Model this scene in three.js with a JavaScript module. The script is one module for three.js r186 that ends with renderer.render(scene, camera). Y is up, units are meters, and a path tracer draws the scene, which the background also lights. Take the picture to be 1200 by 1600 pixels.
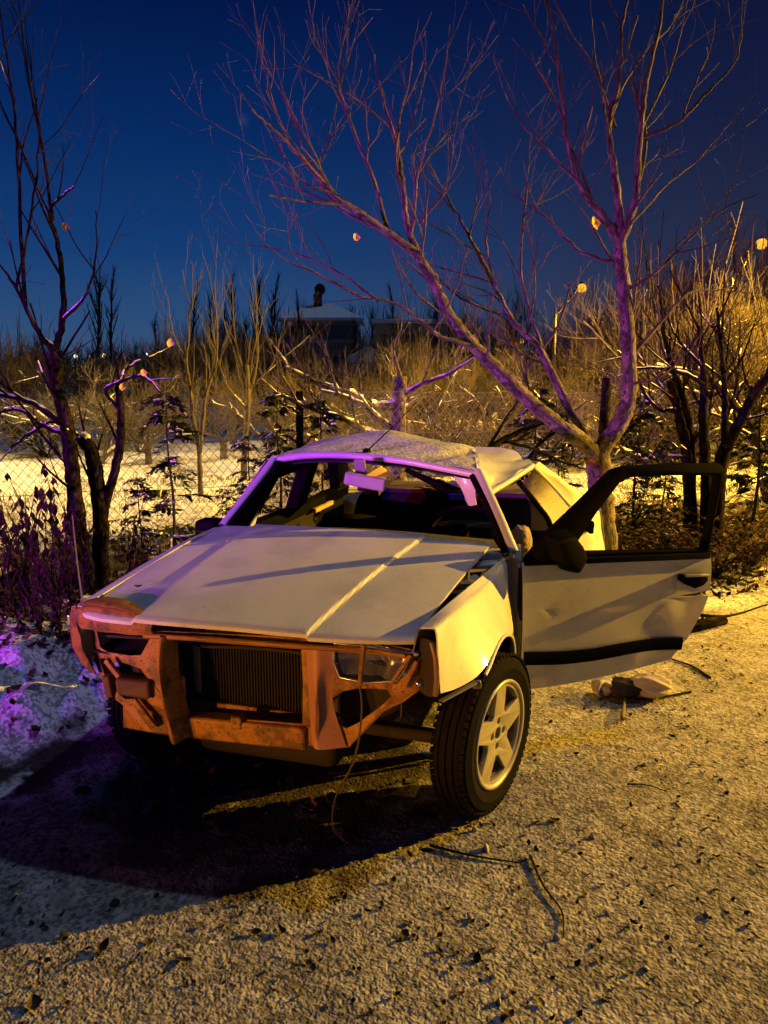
import * as THREE from 'three';
import { mergeGeometries, toCreasedNormals } from 'three/addons/utils/BufferGeometryUtils.js';
import { RoundedBoxGeometry } from 'three/addons/geometries/RoundedBoxGeometry.js';

// ------------------------------------------------------------------ camera, sky, lights
const C = (r, g, b) => new THREE.Color().setRGB(r, g, b);
const scene = new THREE.Scene();
const PITCH = THREE.MathUtils.degToRad(10.47), EYE = 1.7066;
const camera = new THREE.PerspectiveCamera(67.38, 0.75, 0.05, 3000);
camera.position.set(0, EYE, 0);
camera.rotation.x = -PITCH;
const renderer = new THREE.WebGLRenderer();
renderer.toneMapping = THREE.LinearToneMapping;
renderer.toneMappingExposure = 1;
renderer.shadowMap.enabled = true;

let seedState = 7;
function seed(n) { seedState = n >>> 0; }
function rnd() {
  seedState = (seedState + 0x6D2B79F5) >>> 0;
  let t = seedState;
  t = Math.imul(t ^ (t >>> 15), t | 1);
  t ^= t + Math.imul(t ^ (t >>> 7), t | 61);
  return ((t ^ (t >>> 14)) >>> 0) / 4294967296;
}
const rr = (a, b) => a + (b - a) * rnd();
const clamp = (v, a, b) => Math.max(a, Math.min(b, v));
const mix = (a, b, t) => a + (b - a) * t;
const sst = (a, b, x) => { const t = clamp((x - a) / (b - a), 0, 1); return t * t * (3 - 2 * t); };
const V = (x, y, z) => new THREE.Vector3(x, y, z);

function makeSky() {
  const W = 1024, H = 512, d = new Float32Array(W * H * 4);
  // elevation stops (degrees) -> linear colour, clear half and hazy half of the sky
  const E = [-90, -2, 0, 3, 8, 15, 23, 40, 90];
  const L = [[.01, .015, .03], [.03, .05, .1], [.05, .088, .17], [.026, .076, .19], [.007, .046, .172], [.002, .024, .122], [.0006, .008, .064], [.0004, .0045, .04], [.0003, .003, .028]];
  const R = [[.012, .012, .02], [.045, .035, .045], [.052, .045, .062], [.036, .036, .066], [.02, .026, .064], [.009, .014, .05], [.003, .007, .04], [.0012, .0045, .032], [.0003, .003, .028]];
  for (let j = 0; j < H; j++) {
    const el = ((j + .5) / H - .5) * 180;
    let k = 0; while (k < E.length - 2 && el > E[k + 1]) k++;
    const t = clamp((el - E[k]) / (E[k + 1] - E[k]), 0, 1);
    for (let i = 0; i < W; i++) {
      const az = ((i + .5) / W - .25) * 360;               // 0 = straight ahead, + = right
      let a = az; if (a > 180) a -= 360;
      const w = .5 + .5 * Math.sin(clamp((a - 6) / 22, -1, 1) * Math.PI / 2) * (Math.abs(a) < 120 ? 1 : 0.3);
      const o = (j * W + i) * 4;
      for (let c = 0; c < 3; c++) d[o + c] = mix(mix(L[k][c], L[k + 1][c], t), mix(R[k][c], R[k + 1][c], t), w);
      d[o + 3] = 1;
    }
  }
  // a handful of faint stars
  for (const [az, el] of [[-9.6, 16.4], [31, 40], [-50, 35], [80, 50], [-120, 42], [150, 30], [5, 55]]) {
    const i = Math.floor((az / 360 + .25) * W + W) % W, j = Math.floor((el / 180 + .5) * H), o = (j * W + i) * 4;
    d[o] += .03; d[o + 1] += .04; d[o + 2] += .05;
  }
  const t = new THREE.DataTexture(d, W, H, THREE.RGBAFormat, THREE.FloatType);
  t.mapping = THREE.EquirectangularReflectionMapping; t.magFilter = t.minFilter = THREE.LinearFilter; t.needsUpdate = true;
  return t;
}
scene.background = makeSky();
scene.environment = scene.background;
scene.environmentIntensity = 1;

// the moon: high, to the right and a little behind the car
const moon = new THREE.DirectionalLight(new THREE.Color(.5, .72, 1), .42);
{
  const az = THREE.MathUtils.degToRad(70), el = THREE.MathUtils.degToRad(61);
  moon.position.set(Math.sin(az) * Math.cos(el) * 60, Math.sin(el) * 60, -3 - Math.cos(az) * Math.cos(el) * 60);
  moon.target.position.set(0, 0, -3); scene.add(moon.target);
  moon.castShadow = true; moon.shadow.radius = 2; moon.shadow.mapSize.set(2048, 2048);
  Object.assign(moon.shadow.camera, { left: -25, right: 25, top: 25, bottom: -25, near: 1, far: 140 });
  scene.add(moon);
}
const SODIUM = C(1, .52, .035);
const PALE = C(1, .64, .2);
// [x, forward, head height, candela, beam half-angle, direction of the arm (towards x, forward)]
const LAMPS = {
  near: [13.3, 7.2, 4.1, 1800, 1.38, [-1, -.3]],
  beyond: [15.5, 16.5, 7.4, 70, 1.25, [-1, -.6]],
  leftField: [-8.6, 12.6, 7.2, 640, .76, [1, -.2]],
  rightField: [7.9, 10.8, 6.6, 1300, .84, [-1, .1]],
};
const POLICE = { x: -8.6, f: -4.6, y: 1.56, red: 450, blue: 850, amber: 250 };

// ------------------------------------------------------------------ helpers
const used = {};
function numbered(n) { const k = used[n] = (used[n] ?? -1) + 1; return k ? n + '_' + String(k).padStart(3, '0') : n; }
function shadow(o) { o.traverse(m => { if (m.isMesh) { m.castShadow = true; m.receiveShadow = true; } }); return o; }
function tag(o, label, category, group, kind) {
  if (label) o.userData.label = label;
  if (category) o.userData.category = category;
  if (group) o.userData.group = group;
  if (kind) o.userData.kind = kind;
  return o;
}
function base(name, pos = [0, 0, 0], turn = 0) { const g = new THREE.Group(); g.name = numbered(name); g.position.set(...pos); g.rotation.y = turn; scene.add(g); return g; }
function mesh(name, geo, mat, parent) {
  const m = new THREE.Mesh(geo, mat); m.castShadow = m.receiveShadow = true;
  if (!parent || parent === scene) { m.name = numbered(name); scene.add(m); } else { m.name = name; parent.add(m); }
  return m;
}
function copy(o, label, pos, turn, s) {
  const c = o.clone(); c.name = numbered(o.name.replace(/_\d{3}$/, '')); c.userData = { ...o.userData };
  if (label) c.userData.label = label;
  if (pos) c.position.set(...pos);
  if (turn !== undefined) c.rotation.y = turn;
  if (s) c.scale.setScalar(s);
  scene.add(c); return c;
}
// the point that the photograph shows at (u, v), a given distance ahead of the camera
function at(u, v, f) {
  const x = (u - 600) / 1200, y = -(v - 800) / 1200;
  const Y = y * Math.cos(PITCH) - Math.sin(PITCH), F = Math.cos(PITCH) + y * Math.sin(PITCH);
  return V(x * f / F, EYE + Y * f / F, -f);
}
// noise
function hash2(i, j, s) { let h = Math.imul(i, 374761393) ^ Math.imul(j, 668265263) ^ Math.imul(s, 974711); h = Math.imul(h ^ (h >>> 13), 1274126177); return ((h ^ (h >>> 16)) >>> 0) / 4294967296; }
function vnoise(x, y, s = 1, per = 0) {
  const i = Math.floor(x), j = Math.floor(y), a = x - i, b = y - j;
  const u = a * a * (3 - 2 * a), v = b * b * (3 - 2 * b);
  const m = per ? (k => ((k % per) + per) % per) : (k => k);
  return mix(mix(hash2(m(i), m(j), s), hash2(m(i + 1), m(j), s), u), mix(hash2(m(i), m(j + 1), s), hash2(m(i + 1), m(j + 1), s), u), v);
}
function fbm(x, y, o = 4, s = 1) { let a = .5, t = 0, n = 0; for (let k = 0; k < o; k++) { t += a * vnoise(x, y, s + k); n += a; x *= 2.03; y *= 2.03; a *= .5; } return t / n; }
function fbmP(x, y, per, o, s) { let a = .5, t = 0, n = 0; for (let k = 0; k < o; k++) { t += a * vnoise(x * per, y * per, s + k, per); n += a; per *= 2; a *= .5; } return t / n; }
function texture(size, fn, rep, color) {
  const d = new Uint8Array(size * size * 4);
  for (let j = 0; j < size; j++) for (let i = 0; i < size; i++) {
    const r = fn(i / size, j / size), o = (j * size + i) * 4;
    if (typeof r === 'number') d[o] = d[o + 1] = d[o + 2] = clamp(r, 0, 1) * 255;
    else for (let c = 0; c < 3; c++) d[o + c] = clamp(r[c], 0, 1) * 255;
    d[o + 3] = 255;
  }
  const t = new THREE.DataTexture(d, size, size, THREE.RGBAFormat, THREE.UnsignedByteType);
  t.wrapS = t.wrapT = THREE.RepeatWrapping; t.magFilter = THREE.LinearFilter; t.minFilter = THREE.LinearMipmapLinearFilter; t.generateMipmaps = true;
  t.repeat.set(rep, rep); if (color) t.colorSpace = THREE.SRGBColorSpace; t.needsUpdate = true;
  return t;
}
// uv in metres from position, by the dominant direction of the normal
function boxUV(g) {
  const p = g.attributes.position, n = g.attributes.normal, uv = new Float32Array(p.count * 2);
  for (let i = 0; i < p.count; i++) {
    const ax = Math.abs(n.getX(i)), ay = Math.abs(n.getY(i)), az = Math.abs(n.getZ(i));
    const x = p.getX(i), y = p.getY(i), z = p.getZ(i);
    if (ay >= ax && ay >= az) { uv[2 * i] = x; uv[2 * i + 1] = z; } else if (ax >= az) { uv[2 * i] = z; uv[2 * i + 1] = y; } else { uv[2 * i] = x; uv[2 * i + 1] = y; }
  }
  g.setAttribute('uv', new THREE.BufferAttribute(uv, 2)); return g;
}
class Buf {
  constructor() { this.p = []; this.i = []; this.uv = []; }
  tube(pts, rad, sides = 5, cap = false) {
    const n = pts.length, s0 = this.p.length / 3; let ref = V(.31, .17, .93), len = 0;
    const T = V(), A = V(), B = V();
    for (let k = 0; k < n; k++) {
      const a = pts[Math.max(0, k - 1)], b = pts[Math.min(n - 1, k + 1)];
      T.copy(b).sub(a).normalize();
      A.copy(ref).addScaledVector(T, -ref.dot(T)); if (A.lengthSq() < 1e-6) A.set(T.y, T.z, -T.x); A.normalize(); ref = A.clone();
      B.crossVectors(T, A);
      if (k) len += pts[k].distanceTo(pts[k - 1]);
      const r = typeof rad === 'number' ? rad : rad[k];
      for (let s = 0; s < sides; s++) {
        const q = s / sides * Math.PI * 2, c = Math.cos(q) * r, d = Math.sin(q) * r;
        this.p.push(pts[k].x + A.x * c + B.x * d, pts[k].y + A.y * c + B.y * d, pts[k].z + A.z * c + B.z * d);
        this.uv.push(s / sides * .35, len);
      }
      if (k) for (let s = 0; s < sides; s++) {
        const a0 = s0 + (k - 1) * sides + s, a1 = s0 + (k - 1) * sides + (s + 1) % sides, b0 = a0 + sides, b1 = a1 + sides;
        this.i.push(a0, a1, b0, a1, b1, b0);
      }
    }
    if (cap) for (const e of [0, n - 1]) { const o = s0 + e * sides; for (let s = 1; s < sides - 1; s++) e ? this.i.push(o, o + s, o + s + 1) : this.i.push(o, o + s + 1, o + s); }
    return this;
  }
  tri(a, b, c) { const o = this.p.length / 3; for (const v of [a, b, c]) { this.p.push(v.x, v.y, v.z); this.uv.push(v.x, v.z); } this.i.push(o, o + 1, o + 2); }
  geo() {
    const g = new THREE.BufferGeometry();
    g.setAttribute('position', new THREE.Float32BufferAttribute(this.p, 3)); g.setAttribute('uv', new THREE.Float32BufferAttribute(this.uv, 2));
    g.setIndex(this.p.length / 3 > 65535 ? new THREE.Uint32BufferAttribute(this.i, 1) : new THREE.Uint16BufferAttribute(this.i, 1));
    g.computeVertexNormals(); return g;
  }
  build(name, mat, parent) { return this.i.length ? mesh(name, this.geo(), mat, parent) : null; }
}
function curve(pts, n) { return new THREE.CatmullRomCurve3(pts, false, 'centripetal').getPoints(n); }
// a panel of sheet metal or cloth through a grid of points (rows of [x, y, z]), smoothed and given thickness
function sheet(rows, nu, nv, th = .004, warp = null) {
  const R = rows.map(r => curve(r.map(p => V(...p)), nu));
  const cols = []; for (let i = 0; i <= nu; i++) cols.push(R.length > 1 ? curve(R.map(r => r[i]), nv) : [R[0][i]]);
  const nx = nu + 1, ny = nv + 1, pos = [], idx = [];
  for (let j = 0; j < ny; j++) for (let i = 0; i < nx; i++) { const v = cols[i][j]; if (warp) warp(v, i / nu, j / nv); pos.push(v.x, v.y, v.z); }
  for (let j = 0; j < ny - 1; j++) for (let i = 0; i < nx - 1; i++) { const a = j * nx + i; idx.push(a, a + 1, a + nx, a + 1, a + nx + 1, a + nx); }
  const g = new THREE.BufferGeometry(); g.setAttribute('position', new THREE.Float32BufferAttribute(pos, 3)); g.setIndex(idx); g.computeVertexNormals();
  const N = g.attributes.normal, n = pos.length / 3;
  for (let k = 0; k < n; k++) pos.push(pos[3 * k] - N.getX(k) * th, pos[3 * k + 1] - N.getY(k) * th, pos[3 * k + 2] - N.getZ(k) * th);
  const I = idx.slice(); for (let k = 0; k < idx.length; k += 3) I.push(idx[k] + n, idx[k + 2] + n, idx[k + 1] + n);
  const edge = []; for (let i = 0; i < nx; i++) edge.push(i); for (let j = 1; j < ny; j++) edge.push(j * nx + nx - 1); for (let i = nx - 2; i >= 0; i--) edge.push((ny - 1) * nx + i); for (let j = ny - 2; j > 0; j--) edge.push(j * nx);
  for (let k = 0; k < edge.length; k++) { const a = edge[k], b = edge[(k + 1) % edge.length]; I.push(a, a + n, b, b, a + n, b + n); }
  let G = new THREE.BufferGeometry(); G.setAttribute('position', new THREE.Float32BufferAttribute(pos, 3)); G.setIndex(I);
  G = toCreasedNormals(G, .7); return boxUV(G);
}
// an outlined plate with holes, bevelled, then bent by fn
function plate(outline, holes, depth, bevel, fn) {
  const area = a => a.reduce((t, p, i) => { const q = a[(i + 1) % a.length]; return t + p[0] * q[1] - q[0] * p[1]; }, 0);
  if (area(outline) < 0) outline = outline.slice().reverse();
  holes = (holes || []).map(h => area(h) > 0 ? h.slice().reverse() : h);
  const s = new THREE.Shape(outline.map(p => new THREE.Vector2(p[0], p[1])));
  for (const h of holes) s.holes.push(new THREE.Path(h.map(p => new THREE.Vector2(p[0], p[1]))));
  let g = new THREE.ExtrudeGeometry(s, { depth, bevelEnabled: bevel > 0, bevelSize: bevel, bevelThickness: bevel, bevelOffset: -bevel, bevelSegments: 2, curveSegments: 16 });
  if (fn) { const p = g.attributes.position, v = V(); for (let i = 0; i < p.count; i++) { v.fromBufferAttribute(p, i); fn(v); p.setXYZ(i, v.x, v.y, v.z); } g.computeVertexNormals(); g = toCreasedNormals(g, .5); }
  return boxUV(g);
}
function rbox(w, h, d, r, x, y, z, rx = 0, ry = 0, rz = 0) {
  const g = new RoundedBoxGeometry(w, h, d, 2, r); g.applyMatrix4(new THREE.Matrix4().compose(V(x, y, z), new THREE.Quaternion().setFromEuler(new THREE.Euler(rx, ry, rz)), V(1, 1, 1))); return boxUV(g.index ? g.toNonIndexed() : g);
}
const partsEach = (name, list, mat, label, parent) => list.map(g => part(name, g, mat, label, parent));
const join = a => mergeGeometries(a.map(g => { const h = g.index ? g.toNonIndexed() : g; for (const k of Object.keys(h.attributes)) if (!['position', 'normal', 'uv'].includes(k)) h.deleteAttribute(k); return h; }));

// ------------------------------------------------------------------ materials
const std = (c, rough, o = {}) => new THREE.MeshStandardMaterial({ color: c, roughness: rough, metalness: 0, side: THREE.DoubleSide, ...o });
seed(11);
const grainBump = texture(1024, (u, v) => { const a = fbmP(u, v, 128, 2, 3), b = vnoise(u * 260, v * 260, 9, 260); return .7 * a + .3 * b; }, .75);
const grainMap = texture(1024, (u, v) => {
  const a = fbmP(u, v, 110, 3, 21), b = fbmP(u, v, 14, 3, 41); const s = sst(.3, .62, a * .8 + b * .2);
  const k = mix(.62, 1, s); return [k, k * .99, k * .97];
}, .75, true);
const snowBump = texture(512, (u, v) => fbmP(u, v, 10, 5, 5), .5);
const barkBump = texture(512, (u, v) => { const a = fbmP(u, v * .5, 24, 3, 8), r = Math.abs(vnoise(u * 40, v * 10, 3, 40) - .5) * 2; return .5 * a + .5 * r; }, 2);
const barkMap = texture(512, (u, v) => { const a = fbmP(u, v, 16, 4, 15); const c = sst(.06, .2, Math.abs(fbmP(u + .1 * a, v * .6, 14, 3, 19) - .5) * 2), k = (.3 + .95 * a) * (.55 + .45 * c) * (1 + .35 * sst(.6, .7, fbmP(u, v, 5, 3, 27))); return [k, k * .97, k * .93]; }, 2, true);
const dirtMap = texture(1024, (u, v) => {
  const a = fbmP(u, v, 6, 5, 33), b = fbmP(u, v, 150, 2, 77), c = fbmP(u, v, 40, 2, 55);
  let k = .97 - .07 * sst(.45, .8, a) - .1 * sst(.74, .8, b) * sst(.4, .6, a) - .04 * c; return [k, k * .985, k * .95];
}, .9, true);
const frostBump = texture(1024, (u, v) => { const a = vnoise(u * 170, v * 170, 5, 170), b = fbmP(u, v, 60, 2, 6); return .6 * a * a + .4 * b; }, 1);
const frostMap = texture(1024, (u, v) => { const a = fbmP(u, v, 130, 2, 91), b = fbmP(u, v, 7, 4, 92), k = .8 + .2 * sst(.5, .62, a) - .22 * sst(.62, .7, fbmP(u, v, 90, 2, 93)) - .12 * sst(.5, .75, b); return [k, k, k * .99]; }, 1, true);
const mottledOrangeMap = texture(512, (u, v) => {  // mottled orange tone with darker specks
  const a = fbmP(u, v, 9, 5, 13), b = fbmP(u, v, 60, 3, 14), k = sst(.42, .7, a);
  const p = [mix(.6, .38, k), mix(.41, .25, k), mix(.15, .12, k)], q = .8 + .4 * b; const sp = sst(.68, .74, b) * .5;
  return [p[0] * q * (1 - sp), p[1] * q * (1 - sp), p[2] * q * (1 - sp)];
}, 2, true);
const matte = (c, r, o = {}) => new THREE.MeshPhysicalMaterial({ color: c, roughness: r, specularIntensity: .12, ior: 1.15, side: THREE.DoubleSide, ...o });
const M = {
  nose: std(C(.8, .74, .7), .65, { map: mottledOrangeMap, bumpMap: snowBump, bumpScale: .004 }),
  paint: new THREE.MeshPhysicalMaterial({ color: C(.66, .69, .72), roughness: .5, clearcoat: .35, clearcoatRoughness: .14, map: dirtMap, side: THREE.DoubleSide }),
  frosted: new THREE.MeshPhysicalMaterial({ color: C(.72, .72, .73), roughness: .55, clearcoat: .25, clearcoatRoughness: .5, map: frostMap, bumpMap: frostBump, bumpScale: .005, side: THREE.DoubleSide }),
  mottledOrange: std(C(1, 1, 1), .6, { map: mottledOrangeMap, bumpMap: snowBump, bumpScale: .002 }),
  pink: std(C(.42, .21, .16), .55, { map: dirtMap }),
  black: matte(C(.007, .007, .007), .6),
  trim: matte(C(.006, .006, .0065), .6),
  rubber: matte(C(.013, .0125, .012), .8, { bumpMap: snowBump, bumpScale: .001 }),
  dark: matte(C(.045, .04, .036), .9, { map: dirtMap, bumpMap: snowBump, bumpScale: .003 }),
  cloth: matte(C(.03, .028, .031), .95),
  alloy: new THREE.MeshPhysicalMaterial({ color: C(.4, .39, .37), roughness: .35, metalness: .25, clearcoat: .4, map: dirtMap, side: THREE.DoubleSide }),
  steel: std(C(.35, .34, .33), .4, { metalness: .8 }),
  chrome: std(C(.75, .75, .77), .22, { metalness: 1 }),
  metalDirty: std(C(.16, .15, .14), .55, { map: dirtMap }),
  glass: new THREE.MeshPhysicalMaterial({ color: C(.82, .8, .78), roughness: .06, transmission: 1, thickness: 0, ior: 1.5, side: THREE.DoubleSide }),
  frostGlass: new THREE.MeshPhysicalMaterial({ color: C(.17, .155, .12), roughness: .55, transmission: .3, thickness: 0, bumpMap: frostBump, bumpScale: .002, side: THREE.DoubleSide }),
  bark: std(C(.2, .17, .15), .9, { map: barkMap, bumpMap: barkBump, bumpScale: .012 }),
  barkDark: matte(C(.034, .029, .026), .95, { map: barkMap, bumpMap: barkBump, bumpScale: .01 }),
  twig: std(C(.078, .062, .048), .85),
  twigDark: matte(C(.036, .03, .026), .9),
  twigPale: std(C(.092, .074, .044), .85),
  snow: std(C(.82, .83, .85), .8, { bumpMap: snowBump, bumpScale: .02 }),
  needle: matte(C(.022, .03, .02), .9),
  deadLeaf: matte(C(.05, .03, .02), .9),
  paleLeaf: std(C(.42, .3, .12), .8),
};
// ground: frosted asphalt, bare verge and snow share one height field
const ROADDIR = [.839, .545];
const edgeDist = (x, f) => (x + 1.5) * -.545 + (f - 2.6) * .839;               // + beyond the road's edge
const fenceF = x => 8.1 + .29 * x;
const CARYAW = THREE.MathUtils.degToRad(15.93), CARX = -.2866, CARF = 2.9939;
const carSide = (x, f) => (x - CARX) * Math.cos(CARYAW) + (CARF - f) * Math.sin(CARYAW);
function groundY(x, f) {
  const s = edgeDist(x, f), left = 1 - sst(-1.15, -.75, carSide(x, f)), far = sst(6, 9, f);
  let y = (fbm(x * .5, f * .5, 2, 60) - .5) * .03;
  if (s < .2) y += ((fbm(x * 7, f * 7, 2, 70) - .5) * .004 + (fbm(x * 32, f * 32, 2, 73) - .5) * .0045) * (1 - far);
  const bank = sst(.5, .95, s) * (1 - .6 * sst(1.8, 3.4, s)) * left;
  if (bank > 0) y += bank * (.03 + .36 * Math.pow(fbm(x * 2.6, f * 2.6, 2, 80), 1.8) + .05 * (fbm(x * 7, f * 7, 2, 84) - .5));
  const verge = sst(.1, .8, s) * (1 - left);
  if (verge > 0) y += verge * (.02 + .1 * (fbm(x * 3, f * 3, 4, 90) - .4) + .04 * (fbm(x * 12, f * 12, 2, 95) - .5));
  if (far > 0) y += far * ((fbm(x * .9, f * .9, 4, 100) - .5) * .12 + (fbm(x * .12, f * .12, 2, 110) - .5) * .35);
  const patch = sst(.25, -.1, s) * 0;
  return y + patch;
}
function groundKind(x, f) {        // [linear colour]
  const s = edgeDist(x, f), cs = carSide(x, f), left = 1 - sst(-1.15, -.75, cs);
  const n = fbm(x * 4, f * 4, 4, 120), m = fbm(x * 18, f * 18, 3, 130), g = fbm(x * 40, f * 40, 2, 140);
  const frost = [.33, .322, .3], asphalt = [.05, .048, .045], soil = [.035, .026, .02], snow = [.82, .84, .88], leafy = [.045, .03, .018];
  let c = frost.slice(), put = (k, t) => { c = c.map((v, i) => mix(v, k[i], t)); };
  put(asphalt, .3 * sst(.58, .74, m) + .22 * sst(.52, .7, n));
  put(snow, .2 * sst(.62, .78, 1 - m));
  const se = s + (n - .5) * .5;
  if (left > 0) {
    put(snow, left * .75 * sst(-.25, 0, se) * sst(.46, .54, fbm(x * 5, f * 8, 4, 150)));
    put(soil, left * sst(.2, .3, se) * (1 - sst(.55, .66, se)) * (1 - .8 * sst(.56, .62, fbm(x * 7, f * 10, 4, 151))));
    put(snow, left * sst(.55, .68, se));
    put(leafy, left * sst(.6, .75, se) * sst(.63, .69, m * .6 + fbm(x * 6, f * 6, 3, 152) * .4) * .7);
    put(leafy, left * sst(2.0, 2.5, se) * sst(.38, .5, n));
  }
  const right = 1 - left;
  put(snow, right * sst(-.2, .3, se) * .5 * sst(.4, .6, n));
  put(leafy, right * sst(.45, .75, se) * sst(.3, .5, m * .5 + n * .5));
  // under and just ahead of the wreck: its shade put into the ground colour
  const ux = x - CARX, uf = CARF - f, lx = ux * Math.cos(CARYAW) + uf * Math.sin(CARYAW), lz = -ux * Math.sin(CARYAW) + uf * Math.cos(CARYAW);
  const shadeBlot = Math.hypot((lx + .2) / .75, (lz - .0) / .8) + (n - .5) * .8;
  put([.04, .03, .023], sst(1.05, .8, shadeBlot) * (1 - .85 * sst(.66, .72, m)));
  const far = sst(-.5, .6, f - fenceF(x) + (n - .5) * 1.2);
  put(snow, far);
  put([.09, .075, .04], far * sst(.58, .7, fbm(x * 2.2, f * 2.2, 4, 160) * .6 + m * .4) * .8);
  const k = .85 + .3 * g; return c.map(v => v * k);
}
function spacing(parts) { const a = [parts[0][0]]; for (const [x0, x1, d0, d1] of parts) { let x = x0; while (x < x1 - 1e-6) { const t = (x - x0) / (x1 - x0); x = Math.min(x1, x + mix(d0, d1, t)); a.push(x); } } return a; }
function buildGround() {
  const X = spacing([[-9, -2.4, .09, .03], [-2.4, 3, .016, .016], [3, 9, .02, .09]]);
  const Fs = spacing([[.7, 3.6, .011, .016], [3.6, 7, .018, .045], [7, 13, .05, .12]]);
  const nx = X.length, ny = Fs.length, pos = new Float32Array(nx * ny * 3), col = new Float32Array(nx * ny * 3), uv = new Float32Array(nx * ny * 2);
  const road = [], verge = [], field = [];
  for (let j = 0; j < ny; j++) for (let i = 0; i < nx; i++) {
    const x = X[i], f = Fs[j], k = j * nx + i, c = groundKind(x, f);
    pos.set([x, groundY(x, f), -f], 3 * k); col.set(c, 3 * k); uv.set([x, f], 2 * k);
  }
  for (let j = 0; j < ny - 1; j++) for (let i = 0; i < nx - 1; i++) {
    const a = j * nx + i, x = X[i], f = Fs[j], s = edgeDist(x, f) + (fbm(x * 4, f * 4, 3, 120) - .5) * .5;
    const L = f > fenceF(x) ? field : s > 0 ? verge : road;
    L.push(a, a + 1, a + nx, a + 1, a + nx + 1, a + nx);
  }
  const g0 = new THREE.BufferGeometry(); g0.setAttribute('position', new THREE.BufferAttribute(pos, 3)); g0.setIndex(road.concat(verge, field)); g0.computeVertexNormals();
  const make = (name, idx, mat, label) => {
    const map = new Int32Array(nx * ny).fill(-1), P = [], N = [], K = [], U = [], I = []; let n = 0;
    for (const a of idx) { if (map[a] < 0) { map[a] = n++; P.push(pos[3 * a], pos[3 * a + 1], pos[3 * a + 2]); N.push(g0.attributes.normal.getX(a), g0.attributes.normal.getY(a), g0.attributes.normal.getZ(a)); K.push(col[3 * a], col[3 * a + 1], col[3 * a + 2]); U.push(uv[2 * a], uv[2 * a + 1]); } I.push(map[a]); }
    const g = new THREE.BufferGeometry();
    g.setAttribute('position', new THREE.Float32BufferAttribute(P, 3)); g.setAttribute('normal', new THREE.Float32BufferAttribute(N, 3)); g.setAttribute('color', new THREE.Float32BufferAttribute(K, 3)); g.setAttribute('uv', new THREE.Float32BufferAttribute(U, 2)); g.setIndex(I);
    tag(mesh(name, g, mat), label, null, null, 'structure');
  };
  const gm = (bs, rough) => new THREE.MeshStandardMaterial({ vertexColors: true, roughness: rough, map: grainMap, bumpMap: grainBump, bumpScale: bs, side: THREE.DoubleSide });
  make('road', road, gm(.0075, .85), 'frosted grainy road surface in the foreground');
  make('verge', verge, gm(.006, .95), 'snowy leaf-strewn verge between the road and the wire fence');
  make('snow_field', field, gm(.012, .9), 'snow-covered orchard floor behind the wire fence');
  // far land, out to the horizon
  const ring = (x0, x1, f0, f1, nxs, nfs) => {
    const P = [], K = [], U = [], I = [];
    for (let j = 0; j <= nfs; j++) for (let i = 0; i <= nxs; i++) {
      const x = mix(x0, x1, i / nxs), f = f0 + (f1 - f0) * Math.pow(j / nfs, f1 > 100 ? 2.2 : 1); const inside = x > -9 && x < 9 && f > .7 && f < 13;
      P.push(x, groundY(x, Math.max(f, 9)) * (f > 0 ? 1 : .2) - (inside ? .3 : .02), -f);
      const n = fbm(x * .8, f * .8, 4, 170); const c = [mix(.78, .12, sst(.52, .7, n)), mix(.79, .1, sst(.52, .7, n)), mix(.82, .06, sst(.52, .7, n))];
      if (f < 7) c.splice(0, 3, .4, .39, .37);
      K.push(...c); U.push(x, f);
    }
    for (let j = 0; j < nfs; j++) for (let i = 0; i < nxs; i++) { const a = j * (nxs + 1) + i; I.push(a, a + 1, a + nxs + 1, a + 1, a + nxs + 2, a + nxs + 1); }
    const g = new THREE.BufferGeometry(); g.setAttribute('position', new THREE.Float32BufferAttribute(P, 3)); g.setAttribute('color', new THREE.Float32BufferAttribute(K, 3)); g.setAttribute('uv', new THREE.Float32BufferAttribute(U, 2)); g.setIndex(I); g.computeVertexNormals(); return g;
  };
  tag(mesh('terrain', join2([ring(-60, 60, 12.5, 60, 200, 90), ring(-900, 900, 59.5, 1500, 80, 40), ring(-60, -8.8, -60, 12.6, 50, 70), ring(8.8, 60, -60, 12.6, 50, 70), ring(-9, 9, -60, .75, 20, 60)]), gm(.01, .92)), 'snowy land running out to the horizon', null, null, 'structure');
}
function join2(a) { return mergeGeometries(a); }
buildGround();

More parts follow.
